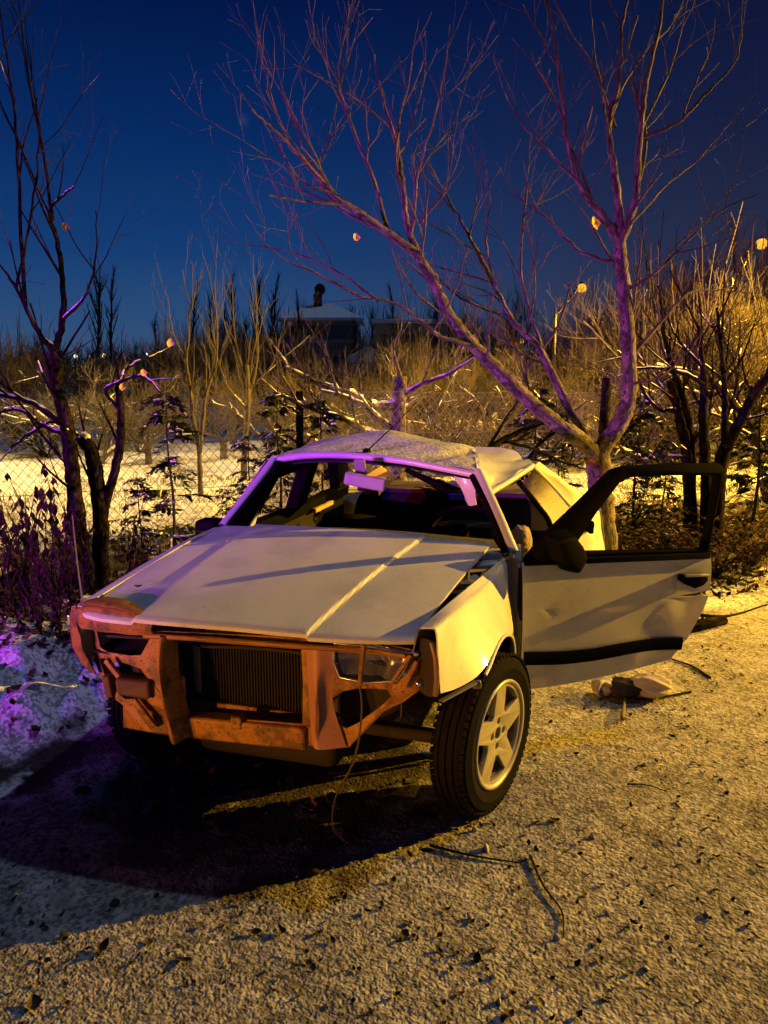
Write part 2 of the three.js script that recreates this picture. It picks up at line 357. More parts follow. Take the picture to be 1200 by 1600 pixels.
// ------------------------------------------------------------------ street lamps and their light
function streetLamp(key, label, opts = {}) {
  const [x, f, h, cd, half, arm] = LAMPS[key], al = Math.hypot(...arm), ax = arm[0] / al, az = -arm[1] / al;
  const g = base('street_lamp', [x - ax * 1.3, 0, -f - az * 1.3]);
  tag(g, label, 'street lamp');
  new Buf().tube([V(0, -.3, 0), V(0, h * .5, 0), V(0, h - .35, 0)], [.09, .075, .055], 10).build('pole', M.metalDirty, g);
  new Buf().tube(curve([V(0, h - .4, 0), V(ax * .35, h + .02, az * .35), V(ax * 1.0, h + .1, az * 1.0)], 10), .035, 8).build('arm', M.metalDirty, g);
  const hg = rbox(.55, .13, .22, .05, 0, 0, 0); hg.rotateY(Math.atan2(-az, ax)); hg.translate(ax * 1.25, h + .12, az * 1.25);
  mesh('lamp_head', hg, M.metalDirty, g);
  const gg = new THREE.SphereGeometry(.12, 16, 10); gg.scale(1.4, .45, 1); gg.rotateY(Math.atan2(-az, ax)); gg.translate(ax * 1.3, h + .04, az * 1.3);
  mesh('lamp_glass', gg, new THREE.MeshStandardMaterial({ color: 0x000000, emissive: opts.color || SODIUM, emissiveIntensity: 14 }), g);
  const L = new THREE.SpotLight(opts.color || SODIUM, cd, 0, half, .45, 2); L.position.set(x, h - .06, -f); L.castShadow = true; L.shadow.radius = 1.5;
  const t = opts.aim || [x + ax * 1.5, 0, -f + az * 1.5]; L.target.position.set(...t); scene.add(L.target); scene.add(L);
  return g;
}
streetLamp('near', 'tall sodium street lamp standing to the right of the wreck', { aim: [3.5, 0, -4] });
streetLamp('beyond', 'sodium street lamp along the road far to the right', { aim: [9, 0, -11] });
streetLamp('leftField', 'sodium street lamp over the left side of the orchard', { aim: [-4.6, 0, -12.9], color: PALE });
streetLamp('rightField', 'sodium street lamp over the right side of the orchard', { aim: [4.3, 0, -10.9] });
// a wooden pole off to the right lays the long stripe of shadow over the road
{
  const p = base('utility_pole', [5.9, 0, -7.55]); tag(p, 'wooden utility pole beside the road on the right', 'utility pole');
  new Buf().tube([V(0, -.4, 0), V(0, 3, 0), V(0, 7.6, 0)], [.1, .09, .075], 10).build('pole', M.barkDark, p);
  mesh('crossarm', rbox(1.2, .09, .09, .01, 0, 7.1, .08), M.barkDark, p);
}
// lamps that the picture shows among the trees
function farLamp(u, v, f, r, cd, label, toSide, glow = C(1, .42, .035), power = 1.7) {
  const p = at(u, v, f), g = base('far_lamp', [p.x, 0, p.z]); tag(g, label, 'street lamp');
  const h = p.y, px = toSide * .8;
  new Buf().tube([V(px, 0, 0), V(px, h * .5, 0), V(px, h * .82, 0)], [.07, .06, .045], 8).build('pole', M.metalDirty, g);
  new Buf().tube([V(px, h * .8, 0), V(px * .5, h * .9 + r * .5, 0), V(0, h + r * 1.3, 0)], .04, 6).build('arm', M.metalDirty, g);
  const hg = new THREE.CylinderGeometry(r * .35, r * .7, r * .5, 12); hg.translate(0, h + r * 1.1, 0); mesh('lamp_head', hg, M.metalDirty, g);
  mesh('lamp_glass', new THREE.SphereGeometry(r, 16, 12).translate(0, h, 0), new THREE.MeshStandardMaterial({ color: 0, emissive: glow, emissiveIntensity: power }), g);
  if (cd) { const L = new THREE.SpotLight(SODIUM, cd, 0, 1.0, .3, 2); L.position.set(p.x, h - r - .05, p.z); L.target.position.set(p.x, 0, p.z - .6); L.castShadow = true; L.shadow.radius = 6; scene.add(L.target); scene.add(L); }
}
farLamp(909, 450, 25, .14, 500, 'sodium street lamp glowing just left of the big tree trunk', -1);
farLamp(1190, 381, 24, .16, 3800, 'sodium street lamp glowing at the right edge above the brush', -1);
farLamp(815, 533, 70, .2, 0, 'small distant street lamp low between the tree limbs', 1);

// a patrol car behind the left shoulder; its roof bar flashes red and blue
{
  const g = base('patrol_car', [POLICE.x, 0, -POLICE.f], THREE.MathUtils.degToRad(48)); tag(g, 'white patrol car parked behind on the left with its roof bar lit', 'car');
  const prof = [[-2.1, .35], [-2.12, .8], [-2, .92], [-1.1, .98], [-.55, 1.42], [-.3, 1.47], [.7, 1.47], [1.0, 1.4], [1.6, .98], [2.1, .93], [2.15, .4]];
  mesh('body', plate(prof, [], 1.56, .06, v => { v.z -= .78; if (v.y > 1) v.z *= 1 - (v.y - 1) * .45; }), M.paint, g);
  mesh('window', plate([[-.98, 1.0], [-.5, 1.36], [.75, 1.38], [1.35, 1.0]], [], 1.575, 0, v => { v.z -= .7875; if (v.y > 1) v.z *= 1 - (v.y - 1) * .43; }), M.black, g);
  for (const [wx, wz] of [[-1.3, .75], [-1.3, -.75], [1.35, .75], [1.35, -.75]]) { const t = new THREE.CylinderGeometry(.31, .31, .2, 28).rotateX(Math.PI / 2).translate(wx, .31, wz); mesh('wheel', t, M.rubber, g); }
  mesh('light_bar', rbox(.2, .05, 1.15, .02, .1, 1.5, 0), M.black, g);
  for (const [z, c, cd] of [[-.35, C(1, .03, .1), POLICE.red], [.35, C(.09, .035, 1), POLICE.blue]]) {
    mesh('light_lens', rbox(.16, .09, .36, .03, .1, POLICE.y, z), new THREE.MeshStandardMaterial({ color: 0, emissive: c, emissiveIntensity: 6 }), g);
    const L = new THREE.SpotLight(c, cd, 0, .21, .6, 2); g.updateMatrixWorld(); L.position.copy(g.localToWorld(V(.1, POLICE.y, z))); L.target.position.set(-1.85, 1.8, -4.1); L.castShadow = true; L.shadow.radius = .5; scene.add(L.target); scene.add(L);
  }
  for (const z of [-.62, .62]) {
    mesh('indicator', rbox(.06, .1, .16, .02, 2.17, .72, z), new THREE.MeshStandardMaterial({ color: 0, emissive: C(1, .42, .03), emissiveIntensity: 4 }), g);
    const L = new THREE.SpotLight(C(1, .36, .02), POLICE.amber / 2, 0, .108, .45, 2); L.position.copy(g.localToWorld(V(2.26, .72, z))); L.target.position.set(-.45, .84, -2.6); L.castShadow = true; scene.add(L.target); scene.add(L);
  }
}

// ------------------------------------------------------------------ the wrecked car
const car = base('wrecked_car', [CARX, 0, -CARF], -CARYAW);
tag(car, 'wrecked white car with crushed roof, missing bumper and open front door', 'car');
{
  // hood: raised centre between two creases
  const e = (a, b, v) => [mix(a[0], b[0], v), mix(a[1], b[1], v), mix(a[2], b[2], v)];
  const FL = [-.735, .838, .47], FR = [.533, .838, .45], RL = [-.715, .938, -.61], RR = [.635, .934, -.586];
  const nu = 210, nv = 44, rows = [];
  const X = []; for (let i = 0; i <= nu; i++) X.push(i / nu);
  for (let j = 0; j <= nv; j++) {
    const v = j / nv, row = [];
    for (let i = 0; i <= nu; i++) {
      const u = X[i], a = e(FL, FR, u), b = e(RL, RR, u), p = e(a, b, v);
      p[2] += (1 - v) * .075 * (1 - Math.pow(2 * u - 1, 4));
      p[1] += .016 * (1 - Math.pow(2 * u - 1, 2));
      p[1] -= .012 * Math.pow(1 - v, 3.2) - .012 * (1 - v) * sst(.6, 1, u) - .012 * Math.sin(v * Math.PI);
      const rR = mix(.185, .325, v), rL = mix(-.475, -.545, v);
      p[1] += .011 * (sst(rL - .008, rL + .01, p[0]) - sst(rR - .006, rR + .006, p[0]));
      p[1] += .004 * (fbm(p[0] * 3, p[2] * 3, 3, 200) - .5) - .012 * Math.exp(-((p[0] + .6) ** 2 + (p[2] - .38) ** 2) / .01);
      row.push(p);
    }
    rows.push(row);
  }
  // front lip rolled under
  const lip = rows[0].map(p => [p[0], p[1] - .007, p[2] + .009]), lip2 = rows[0].map(p => [p[0], p[1] - .02, p[2] + .008]);
  mesh('hood', gridSheet([lip2, lip, ...rows], .012), M.paint, car).userData.label = 'white frosted hood bonnet';
}
function crumple(g, a) { const p = g.attributes.position; for (let i = 0; i < p.count; i++) { const x = p.getX(i), y = p.getY(i), z = p.getZ(i); p.setXYZ(i, x + a * (fbm(y * 14, z * 14, 2, 410) - .5), y + a * (fbm(x * 14, z * 14, 2, 411) - .5), z + a * (fbm(x * 14, y * 14, 2, 412) - .5)); } g.computeVertexNormals(); return g; }
function gridSheet(rows, th) {
  const nx = rows[0].length, ny = rows.length, pos = rows.flat(2), idx = [];
  for (let j = 0; j < ny - 1; j++) for (let i = 0; i < nx - 1; i++) { const a = j * nx + i; idx.push(a, a + 1, a + nx, a + 1, a + nx + 1, a + nx); }
  const g = new THREE.BufferGeometry(); g.setAttribute('position', new THREE.Float32BufferAttribute(pos, 3)); g.setIndex(idx); g.computeVertexNormals();
  const n = nx * ny, N = g.attributes.normal; for (let k = 0; k < n; k++) pos.push(pos[3 * k] - N.getX(k) * th, pos[3 * k + 1] - N.getY(k) * th, pos[3 * k + 2] - N.getZ(k) * th);
  const I = idx.slice(); for (let k = 0; k < idx.length; k += 3) I.push(idx[k] + n, idx[k + 2] + n, idx[k + 1] + n);
  const E = []; for (let i = 0; i < nx; i++) E.push(i); for (let j = 1; j < ny; j++) E.push(j * nx + nx - 1); for (let i = nx - 2; i >= 0; i--) E.push((ny - 1) * nx + i); for (let j = ny - 2; j > 0; j--) E.push(j * nx);
  for (let k = 0; k < E.length; k++) { const a = E[k], b = E[(k + 1) % E.length]; I.push(a, a + n, b, b, a + n, b + n); }
  let G = new THREE.BufferGeometry(); G.setAttribute('position', new THREE.Float32BufferAttribute(pos, 3)); G.setIndex(I);
  return boxUV(toCreasedNormals(G, .6));
}
const part = (name, geo, mat, label, parent = car) => { const m = mesh(name, geo, mat, parent); if (label) m.userData.label = label; return m; };

// left fender (right in the picture): inner edge, crease, flank, lower edge with the wheel arch
{
  const inner = [[.558, .881, .48], [.574, .878, .33], [.594, .878, .18], [.618, .883, .03], [.644, .887, -.14], [.668, .887, -.33], [.697, .892, -.52]];
  const crease = [[.609, .888, .5], [.620, .879, .36], [.632, .868, .2], [.65, .864, .04], [.672, .861, -.14], [.689, .861, -.32], [.706, .872, -.52]];
  const mid = [[.623, .8, .52], [.645, .775, .38], [.672, .77, .26], [.7, .775, .1], [.718, .772, -.1], [.728, .765, -.28], [.727, .76, -.46]];
  const low = [[.628, .677, .5], [.664, .657, .4], [.715, .661, .29], [.752, .69, .14], [.762, .695, -.02], [.773, .655, -.16], [.76, .6, -.4]];
  part('fender', sheet([inner, crease.map(p => [p[0] - .006, p[1] + .003, p[2]]), crease, mid, low], 48, 28, .005, v => { v.x += .006 * (fbm(v.z * 4, v.y * 4, 3, 210) - .5); }), M.paint, 'white front fender above the alloy wheel, lit yellow');
  const arch = [[.742, .66, .27], [.749, .672, .22], [.757, .697, .12], [.766, .7, -.02], [.777, .67, -.14], [.782, .6, -.26], [.782, .5, -.33], [.776, .38, -.36]];
  const lip = new Buf(); lip.tube(curve(arch.map(p => V(...p)), 30), .0065, 8); part('arch_lip', boxUV(lip.geo()), M.paint);
  part('fender_rear', sheet([[[.727, .76, -.46], [.757, .62, -.4], [.782, .58, -.285]], [[.75, .6, -.44], [.775, .52, -.4], [.784, .5, -.33]], [[.76, .36, -.46], [.775, .36, -.42], [.778, .37, -.36]]], 8, 12, .005), M.paint);
  // dark inner wheel house and the channel between hood and fender
  part('wheel_house', sheet([[[.2, .72, .34], [.45, .7, .34], [.72, .66, .3]], [[.2, .8, 0], [.45, .79, 0], [.755, .7, 0]], [[.2, .7, -.36], [.45, .7, -.38], [.75, .62, -.38]], [[.2, .3, -.42], [.45, .3, -.43], [.76, .3, -.42]]], 10, 20, .004), M.dark);
  part('inner_fender', sheet([[[.535, .8, .48], [.55, .79, .2], [.6, .8, -.2], [.62, .84, -.56]], [[.55, .868, .48], [.572, .862, .2], [.63, .868, -.2], [.688, .872, -.53]]], 20, 4, .004), M.metalDirty);
  part('engine_bay', sheet([[[-.7, .72, .4], [0, .72, .4], [.55, .72, .42]], [[-.7, .72, -.6], [0, .72, -.6], [.62, .74, -.6]]], 10, 10, .01, v => { v.y += .05 * (fbm(v.x * 9, v.z * 9, 2, 220) - .5); }), M.dark);
  partsEach('strut_brace', [rbox(.2, .03, .09, .01, .6, .85, -.5, 0, .3, .1), rbox(.12, .03, .05, .008, .57, .83, -.3, 0, .5, .2)], M.paint);
  partsEach('hinge', [rbox(.02, .02, .14, .006, .59, .86, -.2, .2, .1, 0), rbox(.05, .012, .06, .004, .59, .87, -.14, 0, .4, 0)], M.steel);
}
// right fender (left in the picture): a strip beside the hood, and the crushed orange nose
{
  part('fender', sheet([[[-.735, .842, .47], [-.738, .88, .1], [-.728, .925, -.3], [-.722, .935, -.6]], [[-.775, .836, .46], [-.79, .868, .1], [-.785, .905, -.3], [-.775, .92, -.6]], [[-.79, .72, .44], [-.81, .74, .1], [-.81, .74, -.3], [-.8, .74, -.6]], [[-.78, .6, .43], [-.8, .62, .25], [-.8, .62, -.35], [-.79, .4, -.6]]], 24, 14, .005), M.paint, 'far-side white front fender');
  part('fender_nose', sheet([
    [[-.758, .842, .40], [-.68, .858, .40], [-.56, .862, .43], [-.46, .85, .48], [-.40, .832, .52]],
    [[-.768, .83, .455], [-.68, .85, .468], [-.55, .852, .498], [-.455, .838, .525], [-.392, .82, .545]],
    [[-.765, .795, .47], [-.68, .8, .488], [-.55, .8, .51], [-.455, .804, .53], [-.39, .808, .55]],
    [[-.745, .756, .468], [-.67, .76, .485], [-.55, .766, .505], [-.455, .778, .522], [-.39, .797, .54]]], 24, 12, .006, v => { v.y += .008 * (fbm(v.x * 14, v.z * 14, 2, 230) - .5); v.z += .02 * (fbm(v.x * 9, v.y * 14, 2, 231) - .5); }), M.nose, 'orange crumpled nose of the far fender');
  part('corner_flange', sheet([[[-.765, .845, .47], [-.8, .832, .45], [-.815, .82, .40]], [[-.755, .74, .475], [-.815, .735, .45], [-.83, .73, .38]], [[-.735, .65, .465], [-.806, .635, .43], [-.82, .62, .36]], [[-.715, .57, .45], [-.765, .565, .42], [-.79, .56, .36]]], 10, 16, .005, v => { v.x += .025 * (fbm(v.y * 18, v.z * 18, 2, 232) - .5); }), M.nose, 'orange corner flange hanging at the far front corner');
  part('side_reflector', join([rbox(.02, .05, .03, .008, -.845, .76, .4)]), M.chrome);
  const a = new Buf(); a.tube(curve([V(-.755, .845, .44), V(-.765, 1.0, .44), V(-.772, 1.18, .44)], 8), [.0035, .0035, .003, .003, .003, .0025, .0025, .002, .002], 5); part('whip_antenna', a.geo(), std(C(.08, .08, .085), .5));
}
// front panel
{
  const bend = z0 => v => { v.z += z0 - .055 * Math.pow(Math.max(0, Math.abs(v.x) - .35) / .4, 2) + .02 * (fbm(v.x * 6, v.y * 6, 3, 240) - .5); };
  const outer = [[-.742, .77], [-.43, .778], [.0, .8], [.16, .81], [.229, .815], [.4, .815], [.528, .8], [.545, .74], [.551, .658], [.5, .615], [.432, .575], [.37, .5], [.306, .426], [.2, .415], [0, .405], [-.2, .392], [-.388, .374], [-.5, .37], [-.613, .363], [-.606, .455], [-.66, .475], [-.689, .5], [-.72, .56], [-.737, .61]];
  const holes = [
    [[-.715, .75], [-.6, .762], [-.466, .766], [-.452, .752], [-.48, .71], [-.505, .672], [-.56, .662], [-.66, .66], [-.7, .672]],
    [[-.655, .62], [-.58, .628], [-.51, .618], [-.478, .585], [-.474, .53], [-.52, .5], [-.591, .482], [-.65, .51]],
    [[-.345, .762], [-.1, .775], [.135, .782], [.14, .65], [.137, .492], [0, .486], [-.2, .468], [-.335, .456]],
    [[.255, .802], [.4, .806], [.522, .79], [.5, .735], [.476, .685], [.376, .672], [.275, .68], [.252, .74]],
    [[.228, .563], [.25, .6], [.29, .632], [.342, .648], [.4, .655], [.445, .654], [.456, .63], [.43, .6], [.387, .562], [.34, .52], [.295, .492], [.25, .52]]];
  part('front_panel', plate(outer, holes.map(h => h.slice().reverse()), .005, .0025, bend(.463)), M.mottledOrange, 'bare orange-red front panel without bumper or grille');
  // returns behind the openings so that the panel reads as pressed steel
  part('left_strut', sheet([[[-.405, .775, .48], [-.395, .68, .487], [-.405, .56, .49], [-.385, .38, .49]], [[-.375, .776, .52], [-.37, .68, .55], [-.355, .56, .56], [-.322, .39, .555]], [[-.352, .772, .48], [-.34, .68, .48], [-.325, .56, .47], [-.29, .4, .47]]], 16, 8, .006), M.mottledOrange, 'vertical orange strut left of the radiator opening');
  part('right_strut', sheet([[[.155, .79, .475], [.158, .7, .475], [.165, .55, .475], [.172, .42, .475]], [[.20, .792, .5], [.205, .72, .51], [.21, .56, .515], [.2, .425, .51]], [[.235, .79, .488], [.24, .72, .49], [.19, .58, .5], [.22, .425, .51]], [[.262, .79, .475], [.265, .72, .475], [.25, .6, .475], [.3, .43, .478]]], 18, 12, .006), M.pink, 'pinkish pressed panel between radiator and headlamp');
  const rail = new Buf(); rail.tube(curve([V(-.46, .765, .495), V(-.2, .778, .5), V(.1, .786, .5), V(.25, .79, .495), V(.4, .79, .485), V(.53, .782, .472)], 24), .011, 6); part('top_rail', boxUV(rail.geo()), M.mottledOrange);
  part('crossmember', join([rbox(.5, .085, .07, .012, -.1, .432, .455, 0, 0, .035), rbox(.045, .05, .05, .01, -.11, .47, .47)]), M.mottledOrange, 'orange lower cross rail');
  part('bumper_bracket', crumple(join([rbox(.13, .07, .08, .012, -.53, .55, .46, 0, .25, -.06), rbox(.028, .085, .03, .006, -.625, .55, .49, 0, 0, .05)]), .03), std(C(.1, .05, .025), .6, { map: dirtMap }), 'bent bumper bracket under the empty lamp opening');
  part('bent_stay', crumple(rbox(.022, .12, .018, .005, -.6, .6, .48, 0, 0, .75), .02), M.mottledOrange); part('bent_stay', crumple(rbox(.028, .13, .018, .005, -.49, .455, .487, 0, 0, .62), .02), M.mottledOrange);
  part('torn_trim', sheet([[[-.7, .63, .44], [-.67, .56, .45], [-.66, .47, .44]], [[-.665, .63, .43], [-.635, .55, .44], [-.63, .455, .43]]], 10, 4, .008), M.black);
  part('radiator', rbox(.56, .36, .05, .008, -.1, .64, .34), M.dark);
  const fins = []; for (let k = 0; k < 46; k++) fins.push(rbox(.003, .32, .008, .001, -.355 + k * .0115, .64, .367)); part('radiator_fin', join(fins), matte(C(.03, .027, .026), .8)).userData.kind = 'stuff';
  partsEach('radiator_frame', [rbox(.5, .045, .02, .006, -.13, .462, .375), rbox(.02, .34, .02, .005, .125, .65, .38)], M.mottledOrange);
  partsEach('bowl_and_dark_plate', [sheet([[[-.73, .775, .45], [-.6, .785, .45], [-.45, .785, .45]], [[-.7, .75, .3], [-.6, .755, .26], [-.5, .755, .28]], [[-.7, .69, .3], [-.6, .685, .26], [-.5, .69, .28]], [[-.72, .655, .44], [-.6, .65, .44], [-.47, .655, .44]]], 12, 16, .004), rbox(.2, .16, .02, .01, -.57, .55, .36), rbox(.24, .2, .02, .01, .34, .58, .34)], M.dark);  // bowl, plus flat dark plates added so the openings below look shaded
  part('fan_cowl', rbox(.035, .3, .03, .01, -.325, .66, .36), M.metalDirty);
  // headlamp: reflector, two lens halves and the bent frame strip
  const lampMetal = new THREE.MeshStandardMaterial({ color: C(.62, .66, .74), roughness: .3, metalness: .75, bumpMap: snowBump, bumpScale: .01, side: THREE.DoubleSide });
  const hl = part('headlamp', sheet([[[.262, .804, .475], [.33, .806, .487], [.43, .806, .482], [.528, .79, .462]], [[.258, .74, .478], [.33, .74, .492], [.42, .735, .487], [.502, .73, .468]], [[.28, .684, .474], [.33, .68, .484], [.4, .678, .48], [.475, .69, .466]]], 16, 10, .004), M.glass, 'broken clear headlamp beside the radiator');
  part('reflector', sheet([[[.27, .8, .46], [.33, .8, .425], [.44, .8, .42], [.52, .782, .45]], [[.265, .74, .45], [.33, .74, .41], [.43, .73, .40], [.5, .732, .452]], [[.285, .688, .46], [.34, .685, .44], [.42, .682, .436], [.478, .692, .455]]], 20, 16, .004, v => { v.z += .02 * Math.sin(v.x * 60) * sst(.38, .4, v.x); }), lampMetal, null, hl);
  part('divider', rbox(.014, .145, .014, .003, .362, .742, .494, 0, 0, -.1), M.mottledOrange, null, hl);
  part('lens_rim', new Buf().tube([V(.262, .804, .482), V(.4, .808, .49), V(.528, .79, .468), V(.502, .73, .474), V(.476, .69, .472), V(.376, .678, .488), V(.28, .684, .48), V(.258, .74, .484), V(.262, .804, .482)], .0045, 6).geo(), M.chrome, null, hl);
  part('bulb', new THREE.SphereGeometry(.018, 12, 8).translate(.5, .715, .45), M.chrome, null, hl);
  partsEach('frame_strip', [rbox(.012, .13, .015, .003, .492, .735, .48, 0, 0, -.55), rbox(.012, .11, .012, .003, .525, .72, .478, 0, 0, -.4), rbox(.2, .012, .02, .003, .41, .792, .482, 0, 0, -.05)], M.mottledOrange);
  const cl = part('corner_lamp', sheet([[[.54, .835, .44], [.585, .85, .475], [.617, .846, .498]], [[.545, .76, .44], [.592, .76, .48], [.626, .76, .505]], [[.55, .66, .44], [.592, .655, .48], [.63, .675, .5]]], 8, 10, .01), std(C(.03, .022, .018), .4), 'dark broken corner lamp housing');
  partsEach('bulb', [new THREE.SphereGeometry(.014, 12, 8).translate(.552, .69, .47), new THREE.CylinderGeometry(.012, .012, .03, 10).rotateZ(1.5).translate(.535, .79, .462)], M.chrome, null, cl);
  part('lens_rim', new Buf().tube([V(.6, .845, .5), V(.618, .8, .515), V(.622, .73, .515), V(.615, .67, .508)], [.008, .01, .01, .008], 7).geo(), std(C(.22, .13, .08), .4), null, cl);
  partsEach('lower_trim', [rbox(.17, .006, .02, .002, .672, .645, .40, 0, 1.0, .1), rbox(.03, .03, .02, .006, .72, .64, .31, .3, .2, 0)], M.metalDirty);
  const w = new Buf(); w.tube(curve([V(.35, .69, .49), V(.37, .6, .52), V(.345, .42, .53), V(.27, .25, .52), V(.26, .12, .5), V(.3, .06, .47)], 24), .0035, 5); part('hanging_wire', w.geo(), std(C(.05, .03, .03), .5));
  // axle, sump and floor; floor and sump deepened to stop light leaking under
  part('underbody', join([rbox(1.36, .24, 2.5, .04, 0, .24, -1.85), rbox(.62, .26, .9, .05, -.15, .28, -.27), rbox(1.3, .05, .06, .02, 0, .28, .02)]), M.dark);
  part('added_light_wall', rbox(.02, .5, .9, .008, -.52, .45, -.3), M.dark);  // unseen wall added to stop a sliver of lamp light reaching the bank
  part('firewall', rbox(1.36, .5, .03, .01, 0, .6, -.62), M.dark);
}
// wheels
function wheel(x, y, z, turn, side) {
  const g = new THREE.Group(); g.name = 'wheel'; g.position.set(x, y, z); g.rotation.y = turn; car.add(g);
  const prof = [[.205, -.068], [.225, -.08], [.262, -.086], [.29, -.077], [.305, -.06], [.31, -.044]];
  for (const k of [-.036, 0, .036]) prof.push([.31, k - .006], [.303, k - .005], [.303, k + .005], [.31, k + .006]);
  prof.push([.31, .05], [.305, .068], [.29, .085], [.262, .094], [.258, .096], [.254, .094], [.225, .088], [.205, .075], [.2, .06]);
  const t = new THREE.LatheGeometry(prof.map(p => new THREE.Vector2(...p)), 80).rotateZ(-Math.PI / 2).rotateX(.3);
  const bl = []; for (let k = 0; k < 64; k++) for (const s of [-1, 1]) { const b = new THREE.BoxGeometry(.03, .012, .019); b.rotateZ(s * .55); b.translate(s * .066, .303, 0); b.rotateX(k / 64 * Math.PI * 2); bl.push(b); }
  part('tyre', boxUV(join([toCreasedNormals(t, .5), ...bl])), M.rubber, null, g);
  const sh = new THREE.Shape(); sh.absarc(0, 0, .204, 0, Math.PI * 2);
  const hw = .041;
  for (let k = 0; k < 5; k++) {
    const a0 = Math.PI / 2 - .06 + k * 2 * Math.PI / 5, a1 = a0 + 2 * Math.PI / 5, ro = .185, ri = .092, dO = Math.asin(hw / ro), dI = Math.asin((hw + .004) / ri), p = new THREE.Path();
    const pts = []; for (let q = 0; q <= 8; q++) { const a = mix(a0 + dO, a1 - dO, q / 8); pts.push([Math.cos(a) * ro, Math.sin(a) * ro]); }
    for (let q = 0; q <= 2; q++) { const a = mix(a1 - dI, a0 + dI, q / 2); pts.push([Math.cos(a) * ri, Math.sin(a) * ri]); }
    pts.reverse().forEach((c, i) => i ? p.lineTo(...c) : p.moveTo(...c)); p.closePath(); sh.holes.push(p);
  }
  for (let k = 0; k < 4; k++) { const a = Math.PI / 2 - .1 + k * Math.PI / 2, p = new THREE.Path(); p.absarc(Math.cos(a) * .05, Math.sin(a) * .05, .0135, 0, Math.PI * 2, true); sh.holes.push(p); }
  { const p = new THREE.Path(); p.absarc(0, 0, .024, 0, Math.PI * 2, true); sh.holes.push(p); }
  const face = new THREE.ExtrudeGeometry(sh, { depth: .02, bevelEnabled: true, bevelSize: .003, bevelThickness: .004, bevelOffset: -.003, bevelSegments: 2, curveSegments: 48 });
  { const P = face.attributes.position; for (let i = 0; i < P.count; i++) { const r = Math.hypot(P.getX(i), P.getY(i)); P.setZ(i, P.getZ(i) - .008 * sst(.2, .04, r)); } face.computeVertexNormals(); }
  face.rotateY(Math.PI / 2).translate(.056, 0, 0);
  const barrel = new THREE.LatheGeometry([[.19, .07], [.196, .084], [.205, .092], [.213, .092], [.215, .084]].map(p => new THREE.Vector2(...p)), 64).rotateZ(-Math.PI / 2);
  part('rim', join([toCreasedNormals(face, .5), barrel]), M.alloy, null, g);
  part('rim_barrel', new THREE.LatheGeometry([[.172, -.085], [.18, .03], [.19, .068]].map(p => new THREE.Vector2(...p)), 48).rotateZ(-Math.PI / 2), M.metalDirty, null, g);
  part('brake_disc', new THREE.CylinderGeometry(.13, .13, .02, 40).rotateZ(Math.PI / 2).translate(.0, 0, 0), M.dark, null, g);
  partsEach('bolt', [0, 1, 2, 3].map(k => { const a = Math.PI / 2 - .1 + k * Math.PI / 2; return new THREE.CylinderGeometry(.009, .009, .012, 6).rotateZ(Math.PI / 2).translate(.045, Math.sin(a) * .05, -Math.cos(a) * .05); }), M.black, null, g);
  g.scale.x = .84; if (side < 0) g.rotation.y += Math.PI;
  return g;
}
wheel(.702, .313, -.022, -.312, 1).userData.label = 'five-spoke alloy wheel turned outwards';
wheel(-.66, .313, -.026, -.312, -1);
wheel(.72, .3, -2.5, .1, 1); wheel(-.66, .31, -2.5, 0, -1);
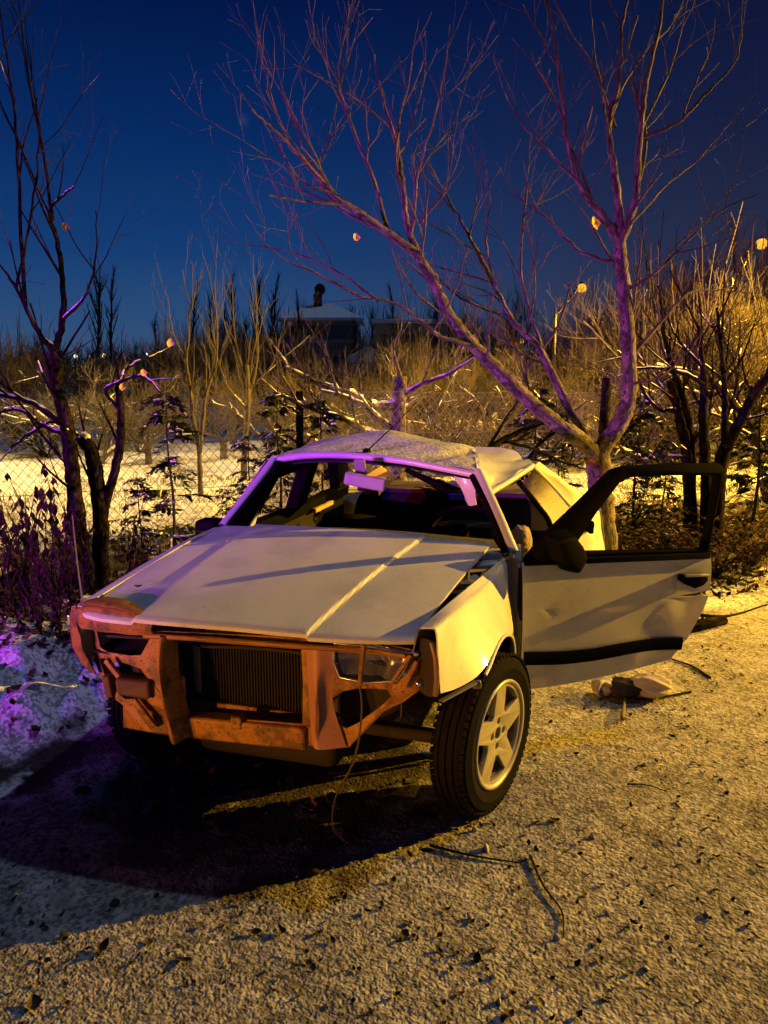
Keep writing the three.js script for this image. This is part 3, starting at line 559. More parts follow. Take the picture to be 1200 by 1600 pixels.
// roof
{
  const rows = [
    [[-.617, 1.243, -1.06], [-.443, 1.268, -1.08], [-.227, 1.274, -1.09], [-.048, 1.266, -1.09], [.129, 1.253, -1.08], [.306, 1.232, -1.05], [.494, 1.206, -1.01]],
    [[-.63, 1.25, -1.22], [-.455, 1.282, -1.25], [-.238, 1.292, -1.27], [-.06, 1.29, -1.28], [.115, 1.276, -1.27], [.29, 1.256, -1.22], [.486, 1.222, -1.16]],
    [[-.63, 1.255, -1.45], [-.47, 1.294, -1.5], [-.28, 1.322, -1.52], [-.1, 1.336, -1.52], [.06, 1.317, -1.5], [.25, 1.284, -1.42], [.44, 1.252, -1.36]],
    [[-.63, 1.27, -1.75], [-.48, 1.3, -1.75], [-.35, 1.322, -1.74], [-.181, 1.344, -1.75], [-.039, 1.324, -1.74], [.17, 1.29, -1.68], [.404, 1.272, -1.56]],
    [[-.63, 1.2, -2.1], [-.48, 1.22, -2.15], [-.35, 1.22, -2.2], [-.181, 1.21, -2.2], [-.02, 1.19, -2.2], [.18, 1.16, -2.1], [.41, 1.17, -1.95]]];
  part('roof', sheet(rows, 60, 44, .008, v => { const k = sst(.05, .45, v.x); v.y += k * .03 * (fbm(v.x * 7, v.z * 7, 3, 250) - .5) + .006 * (fbm(v.x * 12, v.z * 12, 2, 251) - .5) - .035 * k * Math.exp(-((v.x - .3 + (v.z + 1.3) * .5) ** 2) / .004); }), M.frosted, 'frost-speckled white roof, caved in on the right');
  part('headliner', sheet(rows.map(r => r.map(p => [p[0], p[1] - .05, p[2] - .03])), 20, 12, .01), M.cloth);
  const h = new Buf(); h.tube(curve([[-.625, 1.225, -1.055], [-.443, 1.252, -1.07], [-.227, 1.259, -1.08], [-.048, 1.25, -1.08], [.129, 1.236, -1.07], [.306, 1.214, -1.04], [.494, 1.19, -1.0]].map(p => V(...p)), 40), .019, 10); part('windscreen_header', boxUV(h.geo()), M.paint, 'white windscreen header bar glowing magenta');
  part('roof_crumple', sheet([[[.49, 1.207, -1.02], [.436, 1.243, -1.3], [.395, 1.272, -1.58]], [[.54, 1.155, -1.0], [.55, 1.19, -1.28], [.53, 1.25, -1.6]], [[.556, 1.125, -.98], [.6, 1.168, -1.26], [.63, 1.222, -1.6]], [[.578, 1.112, -.97], [.654, 1.152, -1.22], [.734, 1.195, -1.46]]], 28, 28, .006, v => { v.y += .05 * (Math.abs(fbm((v.x + v.z) * 5, (v.x - v.z) * 2.2, 2, 260) - .5) * 2 - .3); }), M.paint, 'folded rear corner of the crushed roof');
  const r = new Buf(); r.tube(curve([V(.57, 1.108, -.965), V(.65, 1.146, -1.2), V(.733, 1.19, -1.45)], 12), .016, 8); part('roof_rail', boxUV(r.geo()), M.paint);
  const a = new Buf(); a.tube([V(-.112, 1.285, -1.12), V(.0, 1.42, -1.3), V(.08, 1.53, -1.42)], [.004, .003, .002], 5); const an = part('roof_antenna', a.geo(), M.black); part('antenna_base', rbox(.035, .022, .05, .008, -.115, 1.285, -1.11), M.black, null, an);
}
// pillars and far-side window frames
{
  const p = new Buf();
  p.tube(curve([V(.742, .9, -.56), V(.65, 1.02, -.74), V(.57, 1.12, -.89), V(.505, 1.208, -1.0)], 16), [.026, .026, .025, .025, .025, .025, .025, .025, .025, .025, .025, .025, .025, .024, .024, .024, .024], 8); part('windscreen_pillar', boxUV(p.geo()), M.paint, 'near-side windscreen pillar');
  const q = new Buf(); q.tube(curve([V(-.725, .93, -.62), V(-.68, 1.06, -.82), V(-.622, 1.232, -1.055)], 14), .024, 8); part('windscreen_pillar', boxUV(q.geo()), M.paint, 'far-side windscreen pillar');
  part('windscreen_seal', (() => { const b = new Buf(); b.tube(curve([V(.705, .9, -.545), V(.61, 1.03, -.75), V(.475, 1.185, -.985)], 12), .016, 6); return b.geo(); })(), M.black);
  part('windscreen_seal', (() => { const b = new Buf(); b.tube(curve([V(-.69, .94, -.63), V(-.645, 1.06, -.81), V(-.59, 1.205, -1.035)], 12), .018, 6); return b.geo(); })(), M.black);
  // far-side doors seen through the windscreen: frames of the front and rear window, panes in them
  const sx = y => -.79 + (y - .85) * .34;                             // the side leans in towards the roof
  const fr = plate([[-.66, .3], [-.66, .9], [-1.02, 1.22], [-2.1, 1.25], [-2.55, .9], [-2.55, .3]], [[[-.9, .87], [-1.08, 1.135], [-1.56, 1.145], [-1.56, .85]].reverse(), [[-1.68, .85], [-1.68, 1.15], [-2.05, 1.16], [-2.38, .86]].reverse()], .03, .004, v => { const z = v.x, y = v.y, d = v.z; v.set(sx(Math.max(y, .85)) + d, y, z); });
  part('side_body', fr, M.paint, 'far side of the body with its two window frames');
  part('door_lining', plate([[-.7, .3], [-.72, .84], [-2.5, .83], [-2.5, .3]], [], .02, 0, v => { const z = v.x, d = v.z; v.set(-.745 + d, v.y, z); }), M.cloth);
  part('window_liner', plate([[-.66, .9], [-1.02, 1.222], [-2.1, 1.252], [-2.56, .9], [-2.56, .8], [-.64, .8]], [[[-.925, .885], [-1.09, 1.12], [-1.545, 1.13], [-1.545, .868]], [[-1.7, .868], [-1.7, 1.135], [-2.04, 1.145], [-2.35, .875]]], .075, 0, v => { const z = v.x, y = v.y, d = v.z; v.set(sx(Math.max(y, .85)) + .004 + d, y, z); }), M.black);
  part('window_pane', plate([[-.88, .86], [-1.07, 1.14], [-1.57, 1.15], [-1.57, .84]], [], .004, 0, v => { const z = v.x, y = v.y, d = v.z; v.set(sx(y) + .02 + d, y, z); }), M.glass);
  part('window_pane', plate([[-1.67, .84], [-1.67, 1.155], [-2.06, 1.165], [-2.39, .85]], [], .004, 0, v => { const z = v.x, y = v.y, d = v.z; v.set(sx(y) + .012 + d, y, z); }), M.glass);
  part('side_mirror', rbox(.12, .06, .12, .025, -.83, .925, -.68), M.black, 'low black far-side mirror');
  part('sill_strip', rbox(.03, .03, .35, .008, -.68, .81, -1.95), M.paleLeaf);
}
// cabin
{
  part('dashboard', sheet([[[-.66, .9, -.64], [0, .92, -.62], [.68, .885, -.62]], [[-.66, .9, -.8], [0, .915, -.82], [.62, .9, -.8]], [[-.66, .86, -.95], [0, .87, -.96], [.6, .86, -.93]], [[-.66, .6, -.9], [0, .6, -.9], [.6, .6, -.88]]], 20, 16, .01), std(C(.06, .05, .03), .8, { bumpMap: frostBump, bumpScale: .003 }));
  const sw = new THREE.TorusGeometry(.175, .013, 10, 48); sw.rotateX(-.95); sw.translate(.42, .88, -1.08); const w = part('steering_wheel', sw, M.black);
  part('steering_column', join([new THREE.CylinderGeometry(.05, .05, .2, 14).rotateX(.62).translate(.42, .83, -1.0), rbox(.3, .02, .05, .008, .42, .88, -1.08, -.95 + 1.57)]), M.black, null, w);
  const seat = (x, z, top, wd, nm, lab) => {
    const s = part(nm, sheet([[[x - wd, .4, z + .1], [x, .4, z + .14], [x + wd, .4, z + .1]], [[x - wd, .65, z + .02], [x, .65, z + .06], [x + wd, .65, z + .02]], [[x - wd * .95, top - .04, z - .08], [x, top - .01, z - .05], [x + wd * .95, top - .04, z - .08]], [[x - wd * .8, top, z - .16], [x, top + .02, z - .16], [x + wd * .8, top, z - .16]]], 12, 16, .07), M.cloth, lab);
    part('cushion', rbox(wd * 2, .14, .5, .05, x, .42, z + .3), M.cloth, null, s);
  };
  seat(-.36, -1.55, .8, .25, 'front_seat', 'passenger front seat'); seat(.36, -1.55, .8, .25, 'front_seat', 'driver front seat'); seat(.05, -2.25, .885, .62, 'rear_seat', 'dark rear seat back');
  const shf = part('parcel_shelf', rbox(1.2, .03, .4, .01, .05, .885, -2.48), std(C(.06, .04, .045), .9));
  part('speaker', (() => { const t = new THREE.TorusGeometry(.075, .012, 8, 32).rotateX(Math.PI / 2 - .35).translate(.21, .968, -2.4); const c = new THREE.SphereGeometry(.03, 14, 8).scale(1, .5, 1).translate(.21, .962, -2.4); const d = new THREE.TorusGeometry(.05, .006, 6, 28).rotateX(Math.PI / 2 - .35).translate(.21, .962, -2.4); return join([t, c, d]); })(), M.chrome, 'round silver speaker on the rear shelf', shf);
  const ck = []; for (let i = 0; i < 9; i++) for (let j = 0; j < 3; j++) if ((i + j) % 2) ck.push(rbox(.06, .006, .06, .001, -.12 + i * .062, .904, -2.34 - j * .062)); part('chequered_cloth', join(ck), std(C(.12, .07, .06), .9), null, shf);
  const mir = part('rear_view_mirror', rbox(.215, .068, .03, .012, -.06, 1.148, -.9, 0, .1, -.16), std(C(.3, .3, .31), .4), 'rear-view mirror glowing purple');
  part('mirror_stem', rbox(.06, .09, .02, .008, -.1, 1.215, -.95, .4, 0, 0), std(C(.22, .22, .23), .5), null, mir);
  partsEach('sun_visor', [plate([[-.04, 1.185], [.018, 1.228], [.052, 1.19], [.07, 1.165], [.012, 1.172]], [], .008, .002, v => { v.z -= .93 + (v.x - .02) * 1.1; }), plate([[.02, 1.162], [.08, 1.15], [.052, 1.128], [.012, 1.078], [.01, 1.11]], [], .008, .002, v => { v.z -= .925 + (v.x - .02) * 1.1; })], std(C(.8, .6, .06), .6), 'yellow torn sun visor hanging beside the mirror');
  part('visor_rod', new Buf().tube(curve([V(.12, 1.2, -1.03), V(.25, 1.13, -1.1), V(.33, 1.08, -1.2), V(.45, 1.06, -1.3)], 12), [.012, .014, .016, .018, .02, .03, .032, .028, .022, .018, .016, .014, .012], 7).geo(), M.black);
  part('torn_lining', sheet([[[.38, 1.18, -1.0], [.44, 1.17, -.99], [.49, 1.17, -.985]], [[.42, 1.12, -1.0], [.45, 1.1, -.98], [.5, 1.1, -.96]], [[.45, 1.06, -.96], [.47, 1.04, -.95], [.51, 1.05, -.93]]], 8, 10, .004), M.paint);
  partsEach('shelf_rags', [rbox(.1, .05, .07, .025, .1, .93, -2.36, 0, .5, .2), rbox(.13, .05, .08, .025, .36, .94, -2.42, 0, -.3, 0)], std(C(.5, .4, .2), .9));
  part('headrest_bundle', (() => { const g = new THREE.IcosahedronGeometry(.07, 4), P = g.attributes.position; for (let i = 0; i < P.count; i++) { const x = P.getX(i), y = P.getY(i), z = P.getZ(i), k = 1 + .5 * (fbm(x * 30 + 5, y * 30 + z * 20, 3, 270) - .5); P.setXYZ(i, x * k * .8, y * k * 1.25, z * k); } g.computeVertexNormals(); return boxUV(g.translate(.71, .83, -1.15)); })(), std(C(.3, .24, .17), .95), 'crumpled cloth lump inside the driver window');
}
// crushed rear corner
{
  part('door_pillar', (() => { const b = new Buf(); b.tube(curve([V(.652, 1.095, -1.5), V(.76, .95, -1.56), V(.832, .83, -1.6), V(.82, .5, -1.6), V(.8, .3, -1.6)], 16), .016, 8); return boxUV(b.geo()); })(), M.black);
  part('rear_window', sheet([[[.668, 1.084, -1.5], [.75, .96, -1.55], [.838, .837, -1.6]], [[.71, 1.125, -1.49], [.8, 1.0, -1.66], [.878, .848, -1.8]], [[.742, 1.168, -1.46], [.83, 1.02, -1.76], [.918, .862, -2.03]]], 12, 12, .004), M.frostGlass, 'frosted triangular rear door window');
  part('rear_quarter', sheet([
    [[.742, 1.178, -1.45], [.82, 1.044, -1.75], [.916, .872, -2.05], [.935, .835, -2.1]],
    [[.75, 1.195, -1.47], [.845, 1.05, -1.8], [.94, .885, -2.1], [.97, .84, -2.17]],
    [[.754, 1.199, -1.55], [.881, 1.036, -1.88], [.972, .888, -2.18], [1.035, .806, -2.3]],
    [[.745, 1.187, -1.7], [.892, 1.031, -2.0], [1.005, .889, -2.3], [1.09, .773, -2.45]],
    [[.6, 1.17, -1.9], [.75, 1.0, -2.3], [.9, .86, -2.6], [1.0, .76, -2.7]]], 22, 26, .006, v => { v.x += .03 * (fbm(v.y * 8, v.z * 6, 3, 280) - .5); v.y += .012 * (fbm(v.x * 14, v.z * 14, 2, 281) - .5); }), M.paint, 'crumpled rear quarter with sloping roof pillar');
  part('drip_rail', (() => { const b = new Buf(); b.tube(curve([V(.74, 1.185, -1.44), V(.818, 1.05, -1.74), V(.918, .878, -2.04)], 12), .01, 6); return boxUV(b.geo()); })(), M.paint);
  const rd = part('rear_door', sheet([
    [[.838, .83, -1.6], [.873, .85, -1.8], [.928, .862, -2.05], [1.0, .83, -2.2], [1.08, .785, -2.42]],
    [[.846, .725, -1.6], [.9, .735, -1.8], [.965, .72, -2.05], [1.045, .69, -2.22], [1.125, .62, -2.42]],
    [[.854, .612, -1.6], [.905, .567, -1.8], [.972, .53, -2.05], [1.06, .5, -2.22], [1.15, .47, -2.42]],
    [[.85, .3, -1.6], [.88, .3, -1.8], [.95, .3, -2.05], [1.03, .3, -2.2], [1.1, .3, -2.4]]], 24, 24, .006, v => { v.x += .035 * (fbm(v.y * 9, v.z * 5, 2, 290) - .5) + .02 * Math.sin(v.z * 26) * sst(-2.2, -2.4, v.z); }), M.paint, 'buckled white rear door');
  part('handle', join([rbox(.03, .08, .16, .01, 1.03, .735, -2.16, 0, .35, 0)]), M.black, 'black recessed rear door handle', rd);
  part('handle_grip', rbox(.02, .028, .1, .006, 1.048, .744, -2.155, 0, .35, 0), std(C(.35, .3, .2), .4), null, rd);
  part('rear_body', sheet([[[1.1, .8, -2.44], [1.0, .78, -2.9], [.7, .78, -3.2], [0, .78, -3.25], [-.7, .78, -3.2], [-.78, .8, -2.5]], [[1.14, .5, -2.44], [1.05, .5, -2.95], [.7, .5, -3.25], [0, .5, -3.3], [-.7, .5, -3.25], [-.8, .5, -2.5]], [[1.1, .3, -2.42], [1, .3, -2.9], [.7, .3, -3.2], [0, .3, -3.2], [-.7, .3, -3.2], [-.78, .3, -2.5]]], 30, 10, .006), M.paint);
  part('trunk_lid', sheet([[[.95, .79, -2.6], [0, .84, -2.62], [-.75, .82, -2.6]], [[.7, .78, -3.2], [0, .8, -3.25], [-.7, .79, -3.2]]], 14, 6, .006), M.paint);
  part('sill', rbox(.06, .12, 1.1, .02, .77, .33, -1.08), M.paint);
}
// door jamb and cowl in the opening
{
  part('door_jamb', sheet([[[.695, .88, -.57], [.735, .89, -.56], [.772, .885, -.53]], [[.715, .75, -.54], [.755, .75, -.545], [.785, .75, -.52]], [[.745, .6, -.5], [.77, .6, -.52], [.79, .6, -.5]], [[.755, .34, -.47], [.775, .34, -.5], [.79, .34, -.49]]], 8, 20, .006, v => { v.x += .02 * (fbm(v.y * 14, v.z * 30, 2, 300) - .5); v.z += .03 * (fbm(v.y * 9, v.x * 20, 2, 301) - .5); }), std(C(.38, .36, .33), .5, { map: dirtMap }), 'dented metal door jamb behind the fender');
  partsEach('cowl', [rbox(.2, .035, .09, .01, .64, .885, -.6, 0, .1, .05), rbox(.9, .03, .1, .01, 0, .9, -.66)], M.paint);
  part('pillar_foot', sheet([[[.735, .925, -.6], [.762, .935, -.6]], [[.745, .9, -.55], [.775, .9, -.55]], [[.765, .85, -.52], [.785, .85, -.53]]], 4, 8, .006), M.paint);
}
// open driver's door, in its own frame: a along the door, y up, o outwards
{
  const B = THREE.MathUtils.degToRad(54), d = [Math.sin(B), -Math.cos(B)], n = [Math.cos(B), Math.sin(B)];
  const D = v => { const a = v.x, o = v.z; v.set(.785 + a * d[0] + o * n[0], v.y, -.47 + a * d[1] + o * n[1]); };
  const crown = (a, y) => .028 * Math.sin(clamp((y - .29) / .6, 0, 1) * Math.PI) ** .7 - .009 * Math.exp(-((a - .7) ** 2 + (y - .5) ** 2) / .03) - .006 * Math.exp(-((a - .86) ** 2 + (y - .66) ** 2) / .008) + .006 * Math.exp(-((a - .8) ** 2 + (y - .58) ** 2) / .004) - .004 * Math.exp(-((a - .13) ** 2 + (y - .66) ** 2) / .0003);
  const P = (a, y, o) => { const v = V(a, y, o); D(v); return [v.x, v.y, v.z]; };
  const bot = [[0, .3], [.12, .293], [.306, .293], [.46, .3], [.606, .307], [.72, .32], [.83, .336]], top = [[-.009, .888], [.2, .88], [.4, .866], [.6, .853], [.8, .844], [.95, .838], [1.02, .826]];
  const side = [[1.02, .826], [1.026, .778], [1.005, .621], [.93, .468], [.879, .393], [.83, .336]];
  const rows = [], nv = 40, nu = 60;
  const cb = curve(bot.map(p => V(p[0], p[1], 0)), nu), ct = curve(top.map(p => V(p[0], p[1], 0)), nu), cs = curve(side.map(p => V(p[0], p[1], 0)), 60);
  for (let j = 0; j <= nv; j++) {
    const v = j / nv, yEdge = mix(.336, .826, v); let ae = .83; for (const q of cs) if (Math.abs(q.y - yEdge) < .006) ae = q.x;
    const row = []; for (let i = 0; i <= nu; i++) { const u = i / nu, y = mix(cb[i].y, ct[i].y, v), a = u * ae; row.push(P(a, y, crown(a, y))); } rows.push(row);
  }
  const door = part('front_door', gridSheet(rows, .006), M.paint, 'open white driver door with a dark rubbing strip, dented at the rear');
  const strip = []; for (const [a, t, b] of [[.006, .49, .43], [.1, .478, .418], [.195, .468, .407], [.366, .459, .4], [.505, .463, .403], [.686, .462, .405], [.8, .454, .396], [.875, .445, .388]]) strip.push([a, t, b]);
  part('rubbing_strip', sheet([strip.map(([a, t]) => P(a, t, crown(a, t) + .004)), strip.map(([a, t, b]) => P(a, (t + b) / 2, crown(a, (t + b) / 2) + .007)), strip.map(([a, t, b]) => P(a, b, crown(a, b) + .004))], 40, 6, .008), M.trim, null, door);
  part('window_frame', plate([[.02, .905], [.121, 1.011], [.277, 1.135], [.436, 1.269], [.47, 1.28], [.503, 1.284], [.748, 1.288], [1.033, 1.276], [1.055, 1.255], [1.058, 1.235], [1.038, 1.075], [1.004, .834]], [[[.255, .915], [.272, .963], [.363, 1.087], [.476, 1.214], [.508, 1.23], [.543, 1.236], [.75, 1.234], [1.008, 1.22], [1.024, 1.2], [1.012, 1.046], [.976, .868]].reverse()], .03, .006, v => { v.z -= .02; D(v); }), M.trim, 'black door window frame without glass', door);
  part('frame_edge', new Buf().tube([[1.062, 1.24, -.01], [1.043, 1.075, -.01], [1.01, .85, -.01]].map(p => { const v = V(...p); D(v); return v; }), .006, 6).geo(), M.metalDirty, null, door);
  part('waist_strip', plate([[.01, .905], [1.008, .853], [1.004, .824], [.008, .876]], [], .022, .005, v => { v.z += .002; D(v); }), M.black, null, door);
  part('inner_panel', plate([[.02, .33], [.02, .88], [1.0, .835], [.99, .62], [.9, .45], [.8, .34], [.4, .31]], [], .035, .01, v => { v.z -= .06; D(v); }), M.cloth, null, door);
  const mo = [[.061, 1.019], [.12, 1.034], [.177, 1.033], [.234, .972], [.258, .93], [.264, .912], [.246, .872], [.222, .842], [.212, .838], [.16, .857], [.094, .922]];
  const ms = part('side_mirror', plate(mo, [], .07, .022, v => { const k = sst(.0, .09, v.z); v.x = mix(v.x, mix(v.x, .165, .14), k); v.y = mix(v.y, mix(v.y, .935, .14), k); v.z += .055 - .16 * (v.x - .16); D(v); }), M.black, 'black door mirror', door);
  part('mirror_base', plate([[.03, .9], [.1, .99], [.15, 1.01], [.17, .93], [.17, .89]], [], .05, .008, v => { D(v); }), M.black, null, ms);
  part('mirror_seam', new Buf().tube([[.112, 1.0, .056], [.12, .96, .058], [.12, .915, .058]].map(p => { const v = V(...p); D(v); return v; }), .006, 6).geo(), M.paint, null, ms);
  part('handle', plate([[.829, .767], [.973, .757], [.973, .727], [.948, .706], [.904, .696], [.857, .716], [.825, .739]], [], .028, .008, v => { v.z += crown(v.x, v.y) + .004; D(v); }), M.black, 'black front door handle', door);
  part('handle_grip', plate([[.835, .772], [.97, .762], [.97, .752], [.835, .76]], [], .02, .003, v => { v.z += crown(v.x, v.y) + .03; D(v); }), M.steel, null, door);
}

// ------------------------------------------------------------------ trees, fence, plants
const UPV = V(0, 1, 0);
// one growing shoot with its side shoots; level 0 and 1 are drawn into o.wood, finer ones into o.fine
function grow(o, p, d, len, r, lvl) {
  const n = Math.max(3, Math.ceil(len / o.seg[lvl])), pts = [p.clone()], rad = [r], dir = d.clone().normalize(), q = p.clone(), st = len / n;
  const rEnd = lvl >= o.max ? .0016 : r * .45;
  for (let k = 1; k <= n; k++) {
    dir.x += rr(-1, 1) * o.wob[lvl]; dir.z += rr(-1, 1) * o.wob[lvl]; dir.y += rr(-1, 1) * o.wob[lvl] * .6 + o.up[lvl]; dir.normalize();
    q.addScaledVector(dir, st); pts.push(q.clone()); rad.push(mix(r, rEnd, k / n));
  }
  (lvl <= o.woodLevel ? o.wood : o.fine).tube(pts, rad, lvl === 0 ? 7 : lvl === 1 ? 5 : 3);
  if (o.snow && lvl <= 1) snowOn(o.snow, pts, rad);
  if (lvl < o.max) shoots(o, pts, rad, len, lvl);
}
function snowOn(buf, pts, rad) {
  let run = [], rs = [];
  const flush = () => { if (run.length > 1) buf.tube(run, rs, 5); run = []; rs = []; };
  for (let k = 0; k < pts.length; k++) {
    const a = pts[Math.max(0, k - 1)], b = pts[Math.min(pts.length - 1, k + 1)], sl = Math.abs(b.y - a.y) / (a.distanceTo(b) + 1e-6);
    if (sl < .8 && rnd() < .86) { run.push(pts[k].clone().add(V(0, rad[k] * .75, 0))); rs.push(rad[k] * rr(.55, .95)); } else flush();
  }
  flush();
}
function shoots(o, pts, rad, len, lvl) {
  const n = Math.round(o.kids[lvl] * rr(.8, 1.2) * (o.perMetre ? len : 1));
  for (let k = 0; k < n; k++) {
    const t = mix(o.from[lvl], 1, (k + rnd()) / n), x = t * (pts.length - 1), i = Math.min(pts.length - 2, Math.floor(x)), f = x - i;
    const p = pts[i].clone().lerp(pts[i + 1], f), tan = pts[i + 1].clone().sub(pts[i]).normalize();
    const side = V(rr(-1, 1), rr(-.5, 1), rr(-1, 1)); side.addScaledVector(tan, -side.dot(tan)).normalize();
    const a = rr(o.ang[0], o.ang[1]), d = tan.multiplyScalar(Math.cos(a)).addScaledVector(side, Math.sin(a)); d.y += o.lift[lvl]; d.normalize();
    const r = mix(rad[i], rad[i + 1], f);
    grow(o, p, d, o.len[lvl] * rr(.45, 1.15) * (1 - .35 * t), Math.min(r * .62, o.rmax[lvl]), lvl + 1);
  }
}
const limbPts = (l, f0, f1) => { const p = curve(l.map(([u, v], k) => at(u, v, mix(f0, f1, k / (l.length - 1)))), Math.max(10, l.length * 5)); p.forEach((q, k) => { if (k) q.add(V(rr(-1, 1), rr(-1, 1), rr(-1, 1)).multiplyScalar(.005)); }); return p; };
const taper = (n, a, b) => Array.from({ length: n }, (_, k) => mix(a, b, k / (n - 1)));
const knotty = (n, a, b) => taper(n, a, b).map(r => r * rr(.95, 1.06) * (rnd() < .1 ? 1.16 : 1));

// the big tree behind the wreck: traced limbs, grown twigs
{
  seed(101);
  const foot = at(938, 936, 5.62), g = base('bare_tree', [foot.x, 0, foot.z]); tag(g, 'large bare forked tree right behind the wreck, its trunk lit purple', 'tree');
  const loc = a => a.map(p => p.clone().sub(g.position));
  const put = (name, l, f0, f1, r0, r1, label) => { const pts = loc(limbPts(l, f0, f1)), rad = knotty(pts.length, r0 * .9, r1 * .85); const b = new Buf().tube(pts, rad, 12); const m = b.build(name, M.bark, g); if (label) m.userData.label = label; return [pts, rad]; };
  const trunk = put('trunk', [[944, 960], [946, 900], [944, 840], [938, 770], [935, 730], [932, 700]], 5.62, 5.62, .108, .098);
  const wood = new Buf(), fine = new Buf();
  const o = { wood, fine, woodLevel: 1, max: 3, seg: [.09, .07, .05, .05], wob: [.16, .17, .16, .12], up: [.02, .025, .03, .02], kids: [3.2, 6, 5], perMetre: true, from: [.22, .12, .15], ang: [.35, 1.05], lift: [.25, .2, .15], len: [.85, .42, .24], rmax: [.012, .0055, .003] };
  const limbs = [
    // left limb and its forks
    [[[934, 712], [912, 690], [868, 662], [800, 600], [745, 545], [700, 490], [678, 440], [650, 395]], 5.6, 5.1, .07, .034, 'limb'],
    [[[650, 395], [600, 360], [555, 328], [520, 303], [488, 265], [455, 230], [425, 200], [393, 172]], 5.1, 4.5, .03, .005],
    [[[598, 360], [528, 322], [493, 273], [462, 200], [436, 138]], 5.05, 5.2, .016, .004],
    [[[520, 303], [475, 285], [440, 240], [412, 190]], 4.8, 4.6, .01, .003],
    [[[652, 397], [636, 350], [628, 280], [619, 224], [596, 145], [584, 85]], 5.1, 5.3, .026, .005],
    [[[640, 371], [648, 320], [650, 280], [661, 238], [689, 140], [703, 38]], 5.1, 5.0, .017, .003],
    [[[655, 350], [678, 322], [698, 298], [726, 257]], 5.12, 4.9, .012, .003],
    [[[608, 362], [577, 266], [545, 182], [528, 126], [548, 8]], 5.1, 4.9, .016, .003],
    [[[535, 315], [500, 262], [520, 190], [545, 90]], 4.9, 5.3, .009, .002],
    [[[735, 540], [684, 523], [662, 505], [610, 470], [560, 462], [520, 440]], 5.2, 4.8, .018, .004],
    [[[560, 462], [500, 430], [430, 395], [380, 330]], 4.8, 4.5, .011, .002],
    [[[590, 470], [520, 420], [440, 390], [370, 382]], 4.9, 5.4, .01, .002],
    // second limb from the fork
    [[[930, 705], [888, 636], [864, 587], [840, 541], [800, 500], [780, 462], [738, 378], [703, 315], [668, 255]], 5.6, 5.7, .038, .006, 'limb'],
    [[[868, 592], [838, 520], [815, 430], [822, 301], [830, 210]], 5.6, 5.9, .018, .003],
    [[[776, 455], [760, 380], [765, 300], [740, 210]], 5.6, 5.4, .012, .002],
    [[[905, 655], [850, 640], [800, 590], [760, 545], [700, 430]], 5.6, 6.2, .016, .003],
    // right limb
    [[[936, 712], [948, 690], [968, 662], [981, 625], [982, 560], [977, 480], [972, 430], [968, 378]], 5.6, 5.6, .072, .05, 'limb'],
    [[[969, 380], [940, 335], [913, 301], [892, 245], [878, 154], [868, 70], [850, -20]], 5.6, 5.4, .036, .006],
    [[[969, 376], [962, 280], [951, 196], [965, 140], [972, 42], [990, -40]], 5.6, 5.8, .034, .006],
    [[[970, 378], [992, 315], [1000, 210], [1011, 126], [1032, 35], [1040, -40]], 5.6, 5.5, .034, .006],
    [[[975, 455], [1010, 436], [1067, 385], [1116, 336], [1190, 300]], 5.6, 5.2, .016, .003],
    [[[968, 412], [906, 392], [864, 350], [835, 318], [815, 240]], 5.6, 5.8, .015, .003],
    [[[980, 565], [1039, 496], [1077, 457], [1130, 452], [1190, 420]], 5.6, 6.0, .016, .003],
    [[[1005, 215], [1060, 190], [1102, 147], [1151, 91], [1160, 0]], 5.5, 5.1, .015, .003],
    [[[905, 285], [850, 230], [800, 170], [770, 90]], 5.5, 5.7, .012, .002],
    [[[985, 350], [1040, 290], [1090, 250], [1150, 180]], 5.5, 5.8, .012, .002],
    [[[962, 200], [935, 120], [925, 30]], 5.7, 5.9, .012, .003],
    [[[1002, 200], [1050, 100], [1075, 0]], 5.6, 5.9, .012, .003],
    [[[981, 600], [1030, 590], [1075, 550], [1120, 530]], 5.6, 5.2, .012, .003],
  ];
  for (const [l, f0, f1, r0, r1, nm] of limbs) { const [pts, rad] = put(nm || 'branch', l, f0, f1, r0, r1); let L = 0; for (let k = 1; k < pts.length; k++) L += pts[k].distanceTo(pts[k - 1]); shoots(o, pts, rad, L, 0); }
  tag(wood.build('shoots', M.bark, g), null, null, null, 'stuff'); tag(fine.build('twigs', M.twig, g), null, null, null, 'stuff');
}
// trees traced the same way: [limbs], with grown twigs
function tracedTree(name, label, cat, footUV, f, limbs, bark, twigMat, o, snowy, s) {
  seed(s); const p = at(footUV[0], footUV[1], f), g = base(name, [p.x, 0, p.z]); tag(g, label, cat);
  const wood = new Buf(), fine = new Buf(), snow = snowy ? new Buf() : null;
  const O = { wood, fine, snow, woodLevel: 1, max: 3, seg: [.14, .12, .1, .08], wob: [.12, .12, .1, .1], up: [.02, .03, .03, .03], kids: [3, 5, 4], perMetre: true, from: [.3, .15, .1], ang: [.35, 1], lift: [.3, .25, .2], len: [.8, .45, .28], rmax: [.012, .006, .0035], ...o };
  limbs.forEach(([l, f0, f1, r0, r1, none], k) => {
    const pts = limbPts(l, f0, f1).map(q => q.sub(g.position)), rad = knotty(pts.length, r0, r1);
    new Buf().tube(pts, rad, 9, true).build(k ? 'limb' : 'trunk', bark, g);
    if (snow) snowOn(snow, pts, rad);
    if (!none) { let L = 0; for (let i = 1; i < pts.length; i++) L += pts[i].distanceTo(pts[i - 1]); shoots(O, pts, rad, L, 0); }
  });
  if (wood.i.length) tag(wood.build('shoots', bark, g), null, null, null, 'stuff');
  if (fine.i.length) tag(fine.build('twigs', twigMat, g), null, null, null, 'stuff');
  if (snow && snow.i.length) tag(snow.build('snow_cover', M.snow, g), null, null, null, 'stuff');
  return g;
}
